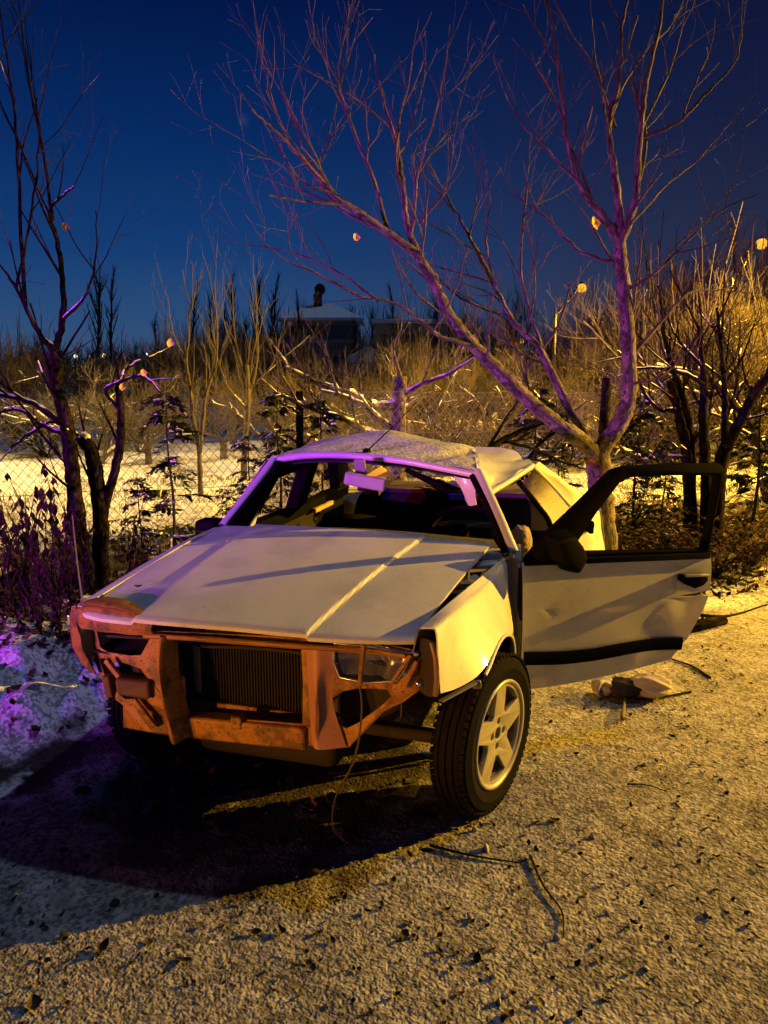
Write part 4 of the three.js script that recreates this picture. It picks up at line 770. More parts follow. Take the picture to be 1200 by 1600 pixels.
tracedTree('bare_tree', 'tall dark leaning tree at the left edge beside the front of the wreck', 'tree', [137, 930], 5.3, [
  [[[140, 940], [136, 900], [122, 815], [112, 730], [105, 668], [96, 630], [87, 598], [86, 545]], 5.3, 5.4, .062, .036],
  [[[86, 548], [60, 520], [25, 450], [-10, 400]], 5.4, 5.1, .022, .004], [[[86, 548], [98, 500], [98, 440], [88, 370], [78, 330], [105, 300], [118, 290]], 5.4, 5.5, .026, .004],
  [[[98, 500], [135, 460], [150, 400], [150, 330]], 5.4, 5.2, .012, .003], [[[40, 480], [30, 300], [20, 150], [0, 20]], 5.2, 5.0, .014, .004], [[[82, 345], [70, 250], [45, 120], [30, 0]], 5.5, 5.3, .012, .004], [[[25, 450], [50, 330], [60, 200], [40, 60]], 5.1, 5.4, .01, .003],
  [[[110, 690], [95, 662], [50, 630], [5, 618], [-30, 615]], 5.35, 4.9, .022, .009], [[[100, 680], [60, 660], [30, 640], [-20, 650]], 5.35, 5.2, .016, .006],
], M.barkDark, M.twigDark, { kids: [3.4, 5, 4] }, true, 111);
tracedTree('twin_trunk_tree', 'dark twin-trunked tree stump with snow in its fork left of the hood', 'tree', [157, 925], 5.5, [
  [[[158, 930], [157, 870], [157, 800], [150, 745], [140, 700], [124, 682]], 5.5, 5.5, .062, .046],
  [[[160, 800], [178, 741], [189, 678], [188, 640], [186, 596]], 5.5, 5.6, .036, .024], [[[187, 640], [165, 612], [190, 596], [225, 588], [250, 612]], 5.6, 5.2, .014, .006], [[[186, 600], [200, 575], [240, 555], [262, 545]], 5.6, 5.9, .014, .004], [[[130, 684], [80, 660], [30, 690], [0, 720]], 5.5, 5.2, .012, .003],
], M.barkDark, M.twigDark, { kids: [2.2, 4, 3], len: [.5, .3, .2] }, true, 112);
tracedTree('cut_trunk_tree', 'cut purple-lit trunk with snow-laden branches reaching left behind the roof', 'tree', [622, 790], 8.4, [
  [[[622, 800], [622, 740], [622, 680], [623, 640], [626, 588]], 8.4, 8.4, .1, .075, true],
  [[[620, 632], [585, 635], [545, 615], [500, 600], [464, 583], [448, 574]], 8.4, 7.7, .05, .016], [[[612, 668], [593, 655], [574, 637], [534, 618], [500, 610]], 8.4, 7.9, .036, .012],
  [[[618, 690], [571, 675], [552, 662], [523, 651], [472, 633], [428, 612]], 8.4, 7.6, .045, .014], [[[626, 620], [660, 600], [700, 585], [740, 560]], 8.4, 8.2, .03, .01], [[[626, 590], [615, 540], [635, 500]], 8.4, 8.3, .02, .004], [[[540, 613], [520, 575], [500, 520]], 7.9, 8, .012, .003], [[[500, 640], [480, 600], [470, 540]], 7.8, 7.8, .012, .003],
], M.bark, M.twigPale, { kids: [3.5, 4, 3], lift: [.5, .4, .2] }, true, 113);
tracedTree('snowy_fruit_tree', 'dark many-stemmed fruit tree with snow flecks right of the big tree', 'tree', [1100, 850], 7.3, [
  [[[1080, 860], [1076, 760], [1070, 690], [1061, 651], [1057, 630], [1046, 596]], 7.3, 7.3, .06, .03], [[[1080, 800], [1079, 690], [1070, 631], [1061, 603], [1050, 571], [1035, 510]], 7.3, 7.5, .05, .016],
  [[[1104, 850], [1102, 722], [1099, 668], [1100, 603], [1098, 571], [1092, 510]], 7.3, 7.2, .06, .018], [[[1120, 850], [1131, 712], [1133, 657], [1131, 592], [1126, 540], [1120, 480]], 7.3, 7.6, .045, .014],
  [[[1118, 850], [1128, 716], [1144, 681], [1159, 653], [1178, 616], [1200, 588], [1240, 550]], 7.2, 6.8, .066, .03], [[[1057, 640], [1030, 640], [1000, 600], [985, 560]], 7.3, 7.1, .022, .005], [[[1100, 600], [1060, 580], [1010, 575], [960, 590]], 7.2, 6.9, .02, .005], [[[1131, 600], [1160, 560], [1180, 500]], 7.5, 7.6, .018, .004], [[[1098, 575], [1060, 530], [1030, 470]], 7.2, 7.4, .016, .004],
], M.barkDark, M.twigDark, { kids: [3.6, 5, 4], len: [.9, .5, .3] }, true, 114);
// dark fallen limbs at the wreck's rear, in front of the fork
tracedTree('fallen_branch', 'tangle of dark broken branches behind the crushed roof', 'branch', [800, 760], 6.2, [
  [[[735, 725], [780, 690], [830, 668], [880, 650]], 6.0, 6.3, .03, .014], [[[810, 745], [838, 700], [870, 672], [900, 640]], 6.3, 6.4, .02, .008], [[[790, 690], [830, 700], [880, 722], [920, 735]], 6.1, 6.4, .014, .006], [[[760, 705], [800, 640], [840, 600]], 6.1, 6.6, .014, .004],
], M.barkDark, M.twigDark, { kids: [4, 4, 3], len: [.5, .3, .2] }, false, 115);

// saplings in the field
const sap = { kids: [3.5, 4, 3], lift: [.5, .45, .3], ang: [.3, .7], len: [.9, .45, .25], rmax: [.009, .005, .003] };
tracedTree('slender_sapling', 'pale double-stemmed sapling standing in the snow left of the windscreen', 'sapling', [313, 800], 9.2, [
  [[[313, 800], [313, 740], [309, 690], [301, 655], [297, 610], [290, 560]], 9.2, 9.2, .034, .018], [[[312, 710], [318, 650], [322, 615], [338, 560], [338, 500], [335, 440]], 9.2, 9.0, .024, .006], [[[290, 560], [270, 520], [262, 460]], 9.2, 9.4, .012, .003], [[[291, 565], [296, 500], [285, 420]], 9.2, 9.2, .012, .003],
], M.twigPale, M.twigPale, sap, false, 121);
tracedTree('slender_sapling', 'pale many-branched sapling right behind the far windscreen pillar', 'sapling', [380, 745], 11.5, [
  [[[380, 760], [382, 710], [385, 668], [388, 620], [386, 570]], 11.5, 11.5, .05, .03], [[[386, 640], [360, 610], [340, 560], [330, 480]], 11.5, 11.2, .02, .004], [[[386, 625], [400, 580], [402, 500], [398, 430]], 11.5, 11.7, .02, .004], [[[387, 600], [370, 540], [362, 440]], 11.5, 11.5, .016, .003], [[[388, 610], [425, 570], [440, 520]], 11.5, 11.3, .014, .003],
], M.twigPale, M.twigPale, sap, true, 122);

// rows of orchard trees: a few grown, the rest copies of them
{
  const protos = [];
  for (let k = 0; k < 7; k++) {
    seed(200 + k * 17);
    const g = base('orchard_tree', [0, 0, 0]); protos.push(g);
    const wood = new Buf(), fine = new Buf(), snow = new Buf(), trunk = new Buf(), h = rr(.5, 1.1), lean = rr(-.25, .25);
    const o = { wood, fine, snow: k % 2 ? snow : null, woodLevel: 1, max: 3, seg: [.16, .13, .12, .12], wob: [.26, .2, .16, .12], up: k % 2 ? [.0, .01, .02, .0] : [.03, .05, .05, .03], kids: [9, 7, 3.4], from: [.15, .1, .1], ang: [.4, 1.25], lift: [.3, .45, .25], len: [1.0, .75, .4], rmax: [.024, .013, .008] };
    trunk.tube([V(0, -.1, 0), V(lean * .3, h * .5, rr(-.05, .05)), V(lean, h, 0)], [.11, .09, .085], 8, true);
    const nl = 3 + Math.floor(rr(0, 3.5)); for (let j = 0; j < nl; j++) { const a = j / nl * 6.28 + rr(-.6, .6), sp = rr(.4, 2.2); grow(o, V(lean * rr(.7, 1), h * rr(.7, 1), 0), V(Math.cos(a) * sp, 1, Math.sin(a) * sp), rr(.9, 2.3), rr(.03, .05), 0); }
    // upright whips from the crown
    for (let j = 0; j < 9; j++) { const a = rr(0, 6.28), d = rr(.1, .9); grow({ ...o, kids: [3, 0], max: 1, wob: [.05, .1], up: [.04, .04], len: [.4], rmax: [.008] }, V(lean + Math.cos(a) * d, h + rr(.4, 1.2), Math.sin(a) * d), V(rr(-.25, .25), 1, rr(-.25, .25)), rr(.8, 1.7), .012, 0); }
    trunk.build('trunk', M.bark, g); tag(wood.build('limbs', M.twig, g), null, null, null, 'stuff'); tag(fine.build('twigs', M.twigPale, g), null, null, null, 'stuff'); if (snow.i.length) tag(snow.build('snow_cover', M.snow, g), null, null, null, 'stuff');
    tag(g, 'bare twiggy orchard tree in the rows behind the fence', 'tree', 'bare orchard trees behind the fence');
  }
  seed(300);
  const spots = [];
  // [u of the trunk, distance, size]
  for (const [u, f, s] of [[225, 15, .75], [80, 17, .7], [238, 22, .8], [185, 20, .75], [20, 19, .8], [130, 26, .9], [300, 19, 1], [345, 15.5, .85], [420, 17, .65], [470, 13, .5], [560, 17, .55], [600, 14, .55], [660, 16, .9], [712, 14.5, .8], [740, 19, 1.1], [785, 16, .9], [850, 19, 1.1], [870, 14.5, .75], [945, 12.2, .8], [960, 17, 1.15], [1015, 15.5, 1.1], [1045, 18, 1.3], [1085, 18, 1.35], [1110, 14, 1.1], [1150, 17, 1.2], [1175, 12.5, 1], [1210, 15, 1.2], [1260, 13, 1.1], [690, 22, .9], [760, 23, .95], [835, 24, .95], [875, 21, .8], [990, 22, 1.3], [1060, 24, 1.5], [1130, 23, 1.45], [1200, 22, 1.4], [320, 25, 1.1], [370, 23, 1.0], [270, 28, 1.1], [520, 24, .55], [640, 27, .8], [30, 30, 1], [180, 32, 1], [-40, 24, .9], [400, 29, 1.0], [720, 30, 1.1], [800, 31, 1.1], [880, 32, 1.1], [1000, 33, 1.6], [1100, 33, 1.7], [1180, 32, 1.6], [580, 32, .6], [500, 20, .75], [455, 22, .9], [540, 19, .7], [610, 20, .9], [655, 19, 1], [815, 20, 1.1], [975, 16, 1.1], [1030, 15, 1.3], [1065, 20, 1.5], [1110, 20, 1.5], [1140, 15, 1.2], [1010, 19, 1.4], [1090, 15.5, 1.35], [1195, 18, 1.3], [360, 19, .9], [395, 26, 1.1], [100, 23, .8], [50, 27, .9], [150, 28, .9], [205, 26, .9], [490, 30, .9], [550, 28, .9], [600, 25, 1]]) spots.push([u, f, s]);
  spots.forEach(([u, f, s], i) => {
    const x = (u - 600) / 1200 * f * .985, t = rr(0, 6.28), pos = [x, groundY(x, f) - .03, -f], sc = s * rr(.95, 1.08) * (u > 640 && u < 960 ? .84 : 1);
    let q = protos[i]; if (i < 7) { q.position.set(...pos); q.rotation.y = t; q.scale.setScalar(sc); } else q = copy(protos[Math.floor(rr(0, 7)) % 7], null, pos, t, sc); q.rotation.x = rr(-.1, .1); q.rotation.z = rr(-.12, .12); q.scale.y *= rr(.8, 1.2);
  });
  // low tangled fruit trees close behind the fence, their crooked limbs carrying snow
  const tangles = [];
  for (let k = 0; k < 3; k++) {
    seed(350 + k * 11); const g = base('tangled_fruit_tree', [0, 0, 0]); tangles.push(g);
    const wood = new Buf(), fine = new Buf(), snow = new Buf();
    const o = { wood, fine, snow, woodLevel: 1, max: 3, seg: [.14, .11, .09, .09], wob: [.3, .3, .26, .2], up: [-.01, .0, .01, .0], kids: [9, 7, 4], from: [.15, .1, .1], ang: [.5, 1.5], lift: [.1, .1, .1], len: [.9, .6, .32], rmax: [.02, .01, .006] };
    for (let j = 0; j < 5; j++) { const a = j / 5 * 6.28 + rr(-.5, .5); grow(o, V(rr(-.08, .08), 0, rr(-.08, .08)), V(Math.cos(a) * rr(.3, 1.3), 1, Math.sin(a) * rr(.3, 1.3)), rr(1.5, 2.6), rr(.035, .06), 0); }
    wood.build('limbs', k === 1 ? M.twigDark : M.twig, g).userData.kind = 'stuff'; fine.build('twigs', k === 1 ? M.twigDark : M.twigPale, g).userData.kind = 'stuff'; snow.build('snow_cover', M.snow, g).userData.kind = 'stuff';
    tag(g, 'low tangled fruit tree with snow on its crooked limbs close behind the fence', 'tree', 'tangled fruit trees close behind the fence');
  }
  seed(360);
  [[690, 12.6, .7], [735, 14, .75], [780, 12.5, .75], [1165, 13.5, 1.2], [1030, 12.8, 1.15], [850, 14.5, .85], [995, 16, 1.1], [1100, 14.5, 1.25], [560, 10.5, .8], [500, 12, .75], [60, 16.5, .9], [215, 17, .85], [440, 13.5, .8], [1215, 9.5, 1.1], [650, 12.2, .9], [885, 13, 1.1], [1060, 13.5, 1.25], [150, 14.5, .85]].forEach(([u, f, s], i) => {
    const x = (u - 600) / 1200 * f * .985, pos = [x, groundY(x, f) - .04, -f], t = rr(0, 6.28), q = i < 3 ? tangles[i] : copy(tangles[i % 3], null, pos, t, s); q.position.set(...pos); q.rotation.y = t; q.scale.set(s * rr(.85, 1.15), s * rr(.8, 1.1), s);
  });
  // big dark trees around the house
  seed(380);
  [[400, 62, 2.0], [425, 70, 2.2], [585, 66, 1.9], [620, 62, 2.0], [655, 70, 2.2], [700, 64, 2.1], [360, 66, 1.9], [320, 60, 1.7], [740, 62, 2.1], [560, 72, 2.0], [280, 66, 1.6], [455, 52, 1.2], [530, 50, 1.1], [480, 46, 1.0], [570, 46, 1.1], [790, 60, 2.1], [500, 76, 2.2]].forEach(([u, f, s]) => { const x = (u - 600) / 1200 * f * .985, q = copy(protos[Math.floor(rr(0, 7)) % 7], 'tall dark bare tree standing around the snowy-roofed house', [x, groundY(x, f) - .1, -f], rr(0, 6.28), s); q.userData.group = 'dark trees around the house'; q.scale.y *= 1.15; });
  // taller, thinner trees behind, seen as dark strokes against the sky
  const tall = [];
  for (let k = 0; k < 3; k++) {
    seed(400 + k * 13); const g = base('tall_bare_tree', [0, 0, 0]); tall.push(g); const wood = new Buf(), fine = new Buf();
    const o = { wood, fine, woodLevel: 1, max: 2, seg: [.5, .35, .3], wob: [.04, .08, .08], up: [.03, .07, .08], kids: [34, 7], from: [.15, .1], ang: [.35, .75], lift: [.5, .4], len: [1.9, .9], rmax: [.03, .014] };
    grow(o, V(0, -.1, 0), V(rr(-.05, .05), 1, 0), rr(6, 7.5), .1, 0);
    wood.build('trunk', M.barkDark, g); tag(fine.build('twigs', M.twigDark, g), null, null, null, 'stuff');
    tag(g, 'tall thin dark tree behind the orchard rows', 'tree', 'tall thin trees behind the orchard');
  }
  [[365, 42, .9], [402, 45, 1.05], [300, 50, .9], [335, 46, .85], [150, 34, .9], [174, 36, .8], [430, 52, .9], [585, 55, .85], [620, 52, .9], [680, 48, .8], [250, 55, .8], [540, 60, .8], [700, 56, .8], [455, 58, .85], [100, 60, .6], [60, 62, .6], [210, 64, .6], [470, 50, .85], [515, 62, .8], [555, 48, .7], [425, 48, .95], [445, 66, .8], [380, 56, .8], [350, 60, .85], [650, 60, .8], [610, 64, .85]].forEach(([u, f, s], i) => {
    const x = (u - 600) / 1200 * f * .985, pos = [x, groundY(x, f) - .1, -f], t = rr(0, 6.28);
    if (i < 3) { tall[i].position.set(...pos); tall[i].rotation.y = t; tall[i].scale.setScalar(s); } else copy(tall[i % 3], null, pos, t, s);
  });
}
// far-off wood along the horizon
{
  seed(500); const b = new Buf();
  for (let k = 0; k < 2600; k++) {
    const a = rr(-.75, .75), f = rr(85, 160), x = Math.tan(a) * f, h = rr(2, 5.5) * (.6 + .8 * fbm(x * .05, 3, 3, 501)), y = groundY(x, f) - .3;
    const t = V(x + rr(-.6, .6), y + h, -f); b.tube([V(x, y, -f), V(x + rr(-.2, .2), y + h * .5, -f), t], [.16, .1, .02], 3);
    for (let j = 0; j < 5; j++) { const q = rr(.2, .8); b.tube([V(x, y + h * q, -f), V(x + rr(-1.4, 1.4), y + h * (q + rr(.15, .4)), -f + rr(-1, 1))], [.09, .02], 3); }
  }
  tag(b.build('far_wood', M.twigDark), 'dark far-off wood along the horizon', 'trees', null, 'stuff');
}
// wire fence
{
  seed(600); const g = base('wire_fence', [0, 0, -8.1]); tag(g, 'diamond wire mesh fence between the verge and the snowy orchard', 'fence');
  const H = 1.36, d = V(1, 0, -.29).normalize(), pt = (s, h) => { const p = d.clone().multiplyScalar(s); p.y = groundY(p.x, 8.1 - p.z) * .5 + .03 + h; p.x += 0; p.z += .025 * Math.sin(s * 1.9) * Math.sin(h * 2.3) + .02 * Math.sin(s * .7 + h); return p; };
  const net = new Buf(), st = .088;
  for (let s = -12.5; s < 9.5; s += st) for (const q of [-1, 1]) { const a = []; for (let k = 0; k <= 6; k++) a.push(pt(s + q * (k / 6) * H * .86, k / 6 * H)); net.tube(a, .003, 3); }
  tag(net.build('wire_mesh', M.metalDirty, g), null, null, null, 'stuff');
  for (const h of [.03, .48, .94, 1.36]) { const a = []; for (let s = -13; s <= 9.6; s += .4) a.push(pt(s, h)); new Buf().tube(a, .003, 4).build('tension_wire', M.metalDirty, g); }
  for (const [s, h, r] of [[2.62, 1.62, .06], [-.9, 1.5, .04], [-4.4, 1.5, .045], [-7.8, 1.5, .045], [6.3, 1.5, .045]]) { const p = d.clone().multiplyScalar(s); new Buf().tube([V(p.x, -.2, p.z), V(p.x, h * .5, p.z), V(p.x + .01, h, p.z)], [r * 1.05, r, r * .95], 8, true).build('post', M.barkDark, g); }
}
// young cedars with drooping dark sprays along the fence
{
  seed(700);
  const makeCedar = () => {
    const g = base('cedar_sapling', [0, 0, 0]), stem = new Buf(), leaf = new Buf(), sn = new Buf();
    stem.tube(curve([V(0, -.05, 0), V(.02, .5, .01), V(-.01, 1, 0), V(.01, 1.45, 0)], 10), taper(11, .016, .004), 6);
    for (let k = 0; k < 44; k++) {
      const h = Math.pow(rnd(), .8) * 1.36 + .03, a = rr(0, 6.28), L = mix(.5, .14, h / 1.4) * rr(.3, 1.35), droop = rr(.2, 1.1), rise = rr(.1, .6), tw = rr(-.6, .6), dx = Math.cos(a), dz = Math.sin(a), pts = [];
      for (let q = 0; q <= 5; q++) { const t = q / 5; pts.push(V((dx - dz * tw * t) * L * t + rr(-.008, .008), h + L * (rise * t - droop * t * t) + rr(-.008, .008), (dz + dx * tw * t) * L * t)); }
      stem.tube(pts, taper(6, .005, .0015), 3);
      for (let q = 0; q < 30; q++) {
        const t = rr(.12, 1), i = Math.min(4, Math.floor(t * 5)), p = pts[i].clone().lerp(pts[i + 1], t * 5 - i), s = rr(-1, 1) > 0 ? 1 : -1, l = rr(.035, .085) * (1.15 - .5 * t);
        const e = p.clone().add(V(-dz * s * l * rr(.3, 1.2) + dx * l * .8, -l * rr(-.3, 1), dx * s * l * rr(.3, 1.2) + dz * l * .8)), m = p.clone().lerp(e, .5), w = l * .22;
        leaf.tri(p, V(m.x + dx * w, m.y + .004, m.z + dz * w), e); leaf.tri(p, e, V(m.x - dx * w, m.y - .006, m.z - dz * w));
        if (rnd() < .03) sn.tube([p.clone().add(V(0, .008, 0)), e.clone().add(V(0, .008, 0))], [.009, .005], 4);
      }
    }
    stem.build('stem', M.twigDark, g); leaf.build('foliage', M.needle, g); if (sn.i.length) tag(sn.build('snow_cover', M.snow, g), null, null, null, 'stuff'); return g;
  };
  const P = [makeCedar(), makeCedar(), makeCedar()];
  const S = [[258, 6.5, 1.05, 'dark young cedar in front of the fence left of the hood'], [432, 7.6, 1.0, 'dark young cedar behind the far front window'], [385, 7.2, .75, 'small dark cedar between the hood and the far windscreen pillar'], [205, 6.3, .55, 'low dark cedar beside the twin trunks'], [345, 6.8, .4, 'tiny cedar just behind the far front fender'], [840, 7.4, 1.05, 'young cedar left of the purple trunk behind the crushed roof'], [1003, 7.6, 1.0, 'young cedar seen through the open door window'], [880, 7.2, .7, 'small cedar tucked between the wreck and the purple trunk'], [1195, 7.6, 1.1, 'young cedar at the right picture edge'], [500, 7.8, .9, 'young cedar hidden behind the far door frames'], [1050, 6.9, .75, 'low bushy cedar behind the open door']];
  S.forEach(([u, f, s, l], i) => { const x = (u - 600) / 1200 * f * .985, pos = [x, groundY(x, f), -f]; if (i < 3) { P[i].position.set(...pos); P[i].scale.setScalar(s); tag(P[i], l, 'young cedar'); } else copy(P[i % 3], l, pos, rr(0, 6.28), s); });
}
// dark brambles behind the open door and on the right
{
  seed(800); const make = () => {
    const g = base('bramble_bush', [0, 0, 0]), st = new Buf(), lf = new Buf();
    for (let k = 0; k < 34; k++) {
      const a = rr(0, 6.28), L = rr(.35, .8), pts = []; for (let q = 0; q <= 6; q++) { const t = q / 6; pts.push(V(Math.cos(a) * L * t * .9 + rr(-.02, .02), L * (1.35 * t - .9 * t * t), Math.sin(a) * L * t * .9 + rr(-.02, .02))); }
      st.tube(pts, taper(7, .006, .002), 3);
      for (let q = 0; q < 20; q++) { const i = Math.floor(rr(1, 6)), p = pts[i].clone().lerp(pts[Math.min(6, i + 1)], rnd()), l = rr(.02, .05), d = V(rr(-1, 1), rr(-.8, .4), rr(-1, 1)).normalize(), e = p.clone().addScaledVector(d, l), s = V(-d.z, .3, d.x).multiplyScalar(l * .35), m = p.clone().lerp(e, .5); lf.tri(p, m.clone().add(s), e); lf.tri(p, e, m.clone().sub(s).add(V(0, .004, 0))); }
    }
    st.build('stems', M.twigDark, g).userData.kind = 'stuff'; lf.build('leaves', M.deadLeaf, g).userData.kind = 'stuff'; return g;
  };
  const P = [make(), make()];
  [[965, 6.6, 1.1, 'dark bramble right of the purple trunk behind the door window'], [1030, 6.3, 1.15, 'dark bramble in the middle of the open door window'], [1085, 6.4, 1.1, 'dark bramble behind the outer edge of the door'], [1140, 6.2, 1.0, 'dark bramble just right of the open door'], [1195, 6.4, 1.1, 'dark bramble at the right edge of the verge'], [1180, 7.2, 1.0, 'dark bramble by the fence at the far right'], [990, 7.4, .9, 'dark bramble against the fence behind the door'], [250, 5.6, .6, 'low dark bramble beside the hood'], [60, 5.6, .7, 'dark bramble under the leaning tree on the left']].forEach(([u, f, s, l], i) => {
    const x = (u - 600) / 1200 * f * .985, pos = [x, groundY(x, f) - .02, -f]; if (i < 2) { P[i].position.set(...pos); P[i].scale.setScalar(s); tag(P[i], l, 'bramble'); } else copy(P[i % 2], l, pos, rr(0, 6.28), s);
  });
}
// dry weeds on the left bank
{
  seed(900); const make = () => {
    const g = base('dry_weed', [0, 0, 0]), st = new Buf(), lf = new Buf();
    for (let k = 0; k < 5; k++) {
      const a = rr(0, 6.28), h = rr(.45, .85), pts = []; for (let q = 0; q <= 6; q++) { const t = q / 6; pts.push(V(Math.cos(a) * .16 * t * t + rr(-.008, .008), h * t, Math.sin(a) * .16 * t * t + rr(-.008, .008))); }
      st.tube(pts, taper(7, .006, .002), 4);
      for (let q = 0; q < 16; q++) { const i = Math.floor(rr(1, 6)), p = pts[i].clone().lerp(pts[i + 1], rnd()), l = rr(.03, .075), b = rr(0, 6.28), e = p.clone().add(V(Math.cos(b) * l * .5, -l, Math.sin(b) * l * .5)), s = V(-Math.sin(b), 0, Math.cos(b)).multiplyScalar(l * .28), m = p.clone().lerp(e, .45); lf.tri(p, m.clone().add(s), e); lf.tri(p, e, m.clone().sub(s)); lf.tri(m.clone().add(s), m.clone().sub(s), e); }
    }
    st.build('stem', M.twigDark, g); lf.build('leaves', M.deadLeaf, g); tag(g, 'dry brown weed with hanging leaves on the left bank', 'weed', 'dry weeds on the left bank'); return g;
  };
  const P = [make(), make()]; let i = 0;
  for (const [u, f, s] of [[22, 4.5, 1], [55, 4.8, 1.1], [85, 4.7, 1.05], [105, 5.1, .9], [5, 4.9, 1.2], [40, 5.2, 1.1], [75, 5.3, 1.2], [-15, 4.4, 1], [15, 5.4, 1.1], [120, 4.8, .7], [95, 4.4, .6], [185, 5.4, .9], [200, 5.1, .7], [62, 4.3, .75], [30, 4.15, .6]]) {
    const x = (u - 600) / 1200 * f * .985, pos = [x, groundY(x, f) - .02, -f]; if (i < 2) { P[i].position.set(...pos); P[i].scale.setScalar(s); } else copy(P[i % 2], null, pos, rr(0, 6.28), s); i++;
  }
}
// dry grass in bunches and leaf litter: past counting
{
  seed(950); const b = new Buf();
  const blade = (x, f, h) => { const y = groundY(x, f) - .01, a = rr(0, 6.28), l = h * rr(.2, .7), w = rr(.0015, .004), p = V(x, y, -f), m = V(x + Math.cos(a) * l * .35, y + h * .6, -f + Math.sin(a) * l * .35), e = V(x + Math.cos(a) * l, y + h * rr(.75, 1), -f + Math.sin(a) * l), s = V(-Math.sin(a) * w, 0, Math.cos(a) * w); b.tri(p.clone().add(s), p.clone().sub(s), m); b.tri(m.clone().add(s), m.clone().sub(s), e); b.tri(p.clone().sub(s), m.clone().sub(s), m.clone().add(s)); };
  for (let k = 0; k < 26000; k++) {
    const f = 3.2 + Math.pow(rnd(), .7) * 9.5, x = rr(-.55, .55) * f * 1.1, s = edgeDist(x, f), left = carSide(x, f) < -.8;
    const inField = f > fenceF(x) - .3, n = fbm(x * 1.6, f * 1.6, 3, 960);
    if (s < (left ? .9 : .35)) continue;
    if (!inField && left && f < 4.3) continue;
    if (n < (inField ? .53 : .42)) continue;
    blade(x, f, inField ? rr(.03, .13) : rr(.06, .3));
  }
  tag(b.build('dry_grass', std(C(.1, .075, .04), .95)), 'dry grass blades on the verge and through the snow', 'grass', null, 'stuff');
}
function leafGeo(sc, curl) {
  const s = new THREE.PlaneGeometry(1, 1, 6, 4), p = s.attributes.position;
  for (let i = 0; i < p.count; i++) { const u = p.getX(i) + .5, v = p.getY(i) * 2, w = Math.sin(Math.pow(u, .8) * Math.PI) * .34 * (1 + .15 * Math.sin(u * 17)); p.setXYZ(i, (u - .5) * sc, (.12 + curl * ((u - .5) ** 2 * 1.6 + v * v * .35) + .05 * Math.sin(u * 9 + v * 4)) * sc * .5, v * w * sc); }
  s.computeVertexNormals(); return s;
}
{
  seed(970); const n = 5600, im = new THREE.InstancedMesh(leafGeo(.05, .9), std(C(1, 1, 1), .9), n), m4 = new THREE.Matrix4(), q = new THREE.Quaternion(), col = new THREE.Color();
  let k = 0; while (k < n) {
    const f = rr(3.3, 9), x = rr(-.56, .56) * f, s = edgeDist(x, f), left = carSide(x, f) < -.85; if (s < (left ? .3 : .3) || f > fenceF(x) + .4) continue;
    if (left && s < 1.2 && rnd() > .22) continue; if (!left && carSide(x, f) < .95 && f < 5) continue;
    q.setFromEuler(new THREE.Euler(rr(-.7, .7), rr(0, 6.28), rr(-.7, .7))); const sc = rr(.5, 1.5);
    m4.compose(V(x, groundY(x, f) + .006, -f), q, V(sc, sc, sc)); im.setMatrixAt(k, m4); const t = rnd(); col.setRGB(mix(.03, .16, t * t), mix(.018, .1, t * t), mix(.01, .04, t * t)); im.setColorAt(k, col); k++;
  }
  im.name = 'leaf_litter'; im.castShadow = im.receiveShadow = true; tag(im, 'dead leaves littering the verge', 'leaves', null, 'stuff'); scene.add(im);
}
{ // fine dark crumbs of leaf and bark trodden over the road
  seed(980); const n = 900, im = new THREE.InstancedMesh(leafGeo(.018, 1), std(C(1, 1, 1), .95), n), m4 = new THREE.Matrix4(), q = new THREE.Quaternion(), col = new THREE.Color(); let k = 0;
  while (k < n) { const f = rr(1.1, 6), x = rr(-.56, .6) * f * 1.05; if (edgeDist(x, f) > .3 || fbm(x * 1.4, f * 1.4, 3, 981) < .45) continue; q.setFromEuler(new THREE.Euler(rr(-.5, .5), rr(0, 6.28), rr(-.5, .5))); const s = rr(.4, 1.5); m4.compose(V(x, groundY(x, f) + .003, -f), q, V(s, s * .6, s)); im.setMatrixAt(k, m4); const t = rnd(); col.setRGB(mix(.02, .12, t * t), mix(.014, .08, t * t), mix(.01, .04, t * t)); im.setColorAt(k, col); k++; }
  im.name = 'road_crumbs'; tag(im, 'fine dark crumbs of leaf and bark on the road', 'debris', null, 'stuff'); scene.add(im);
}
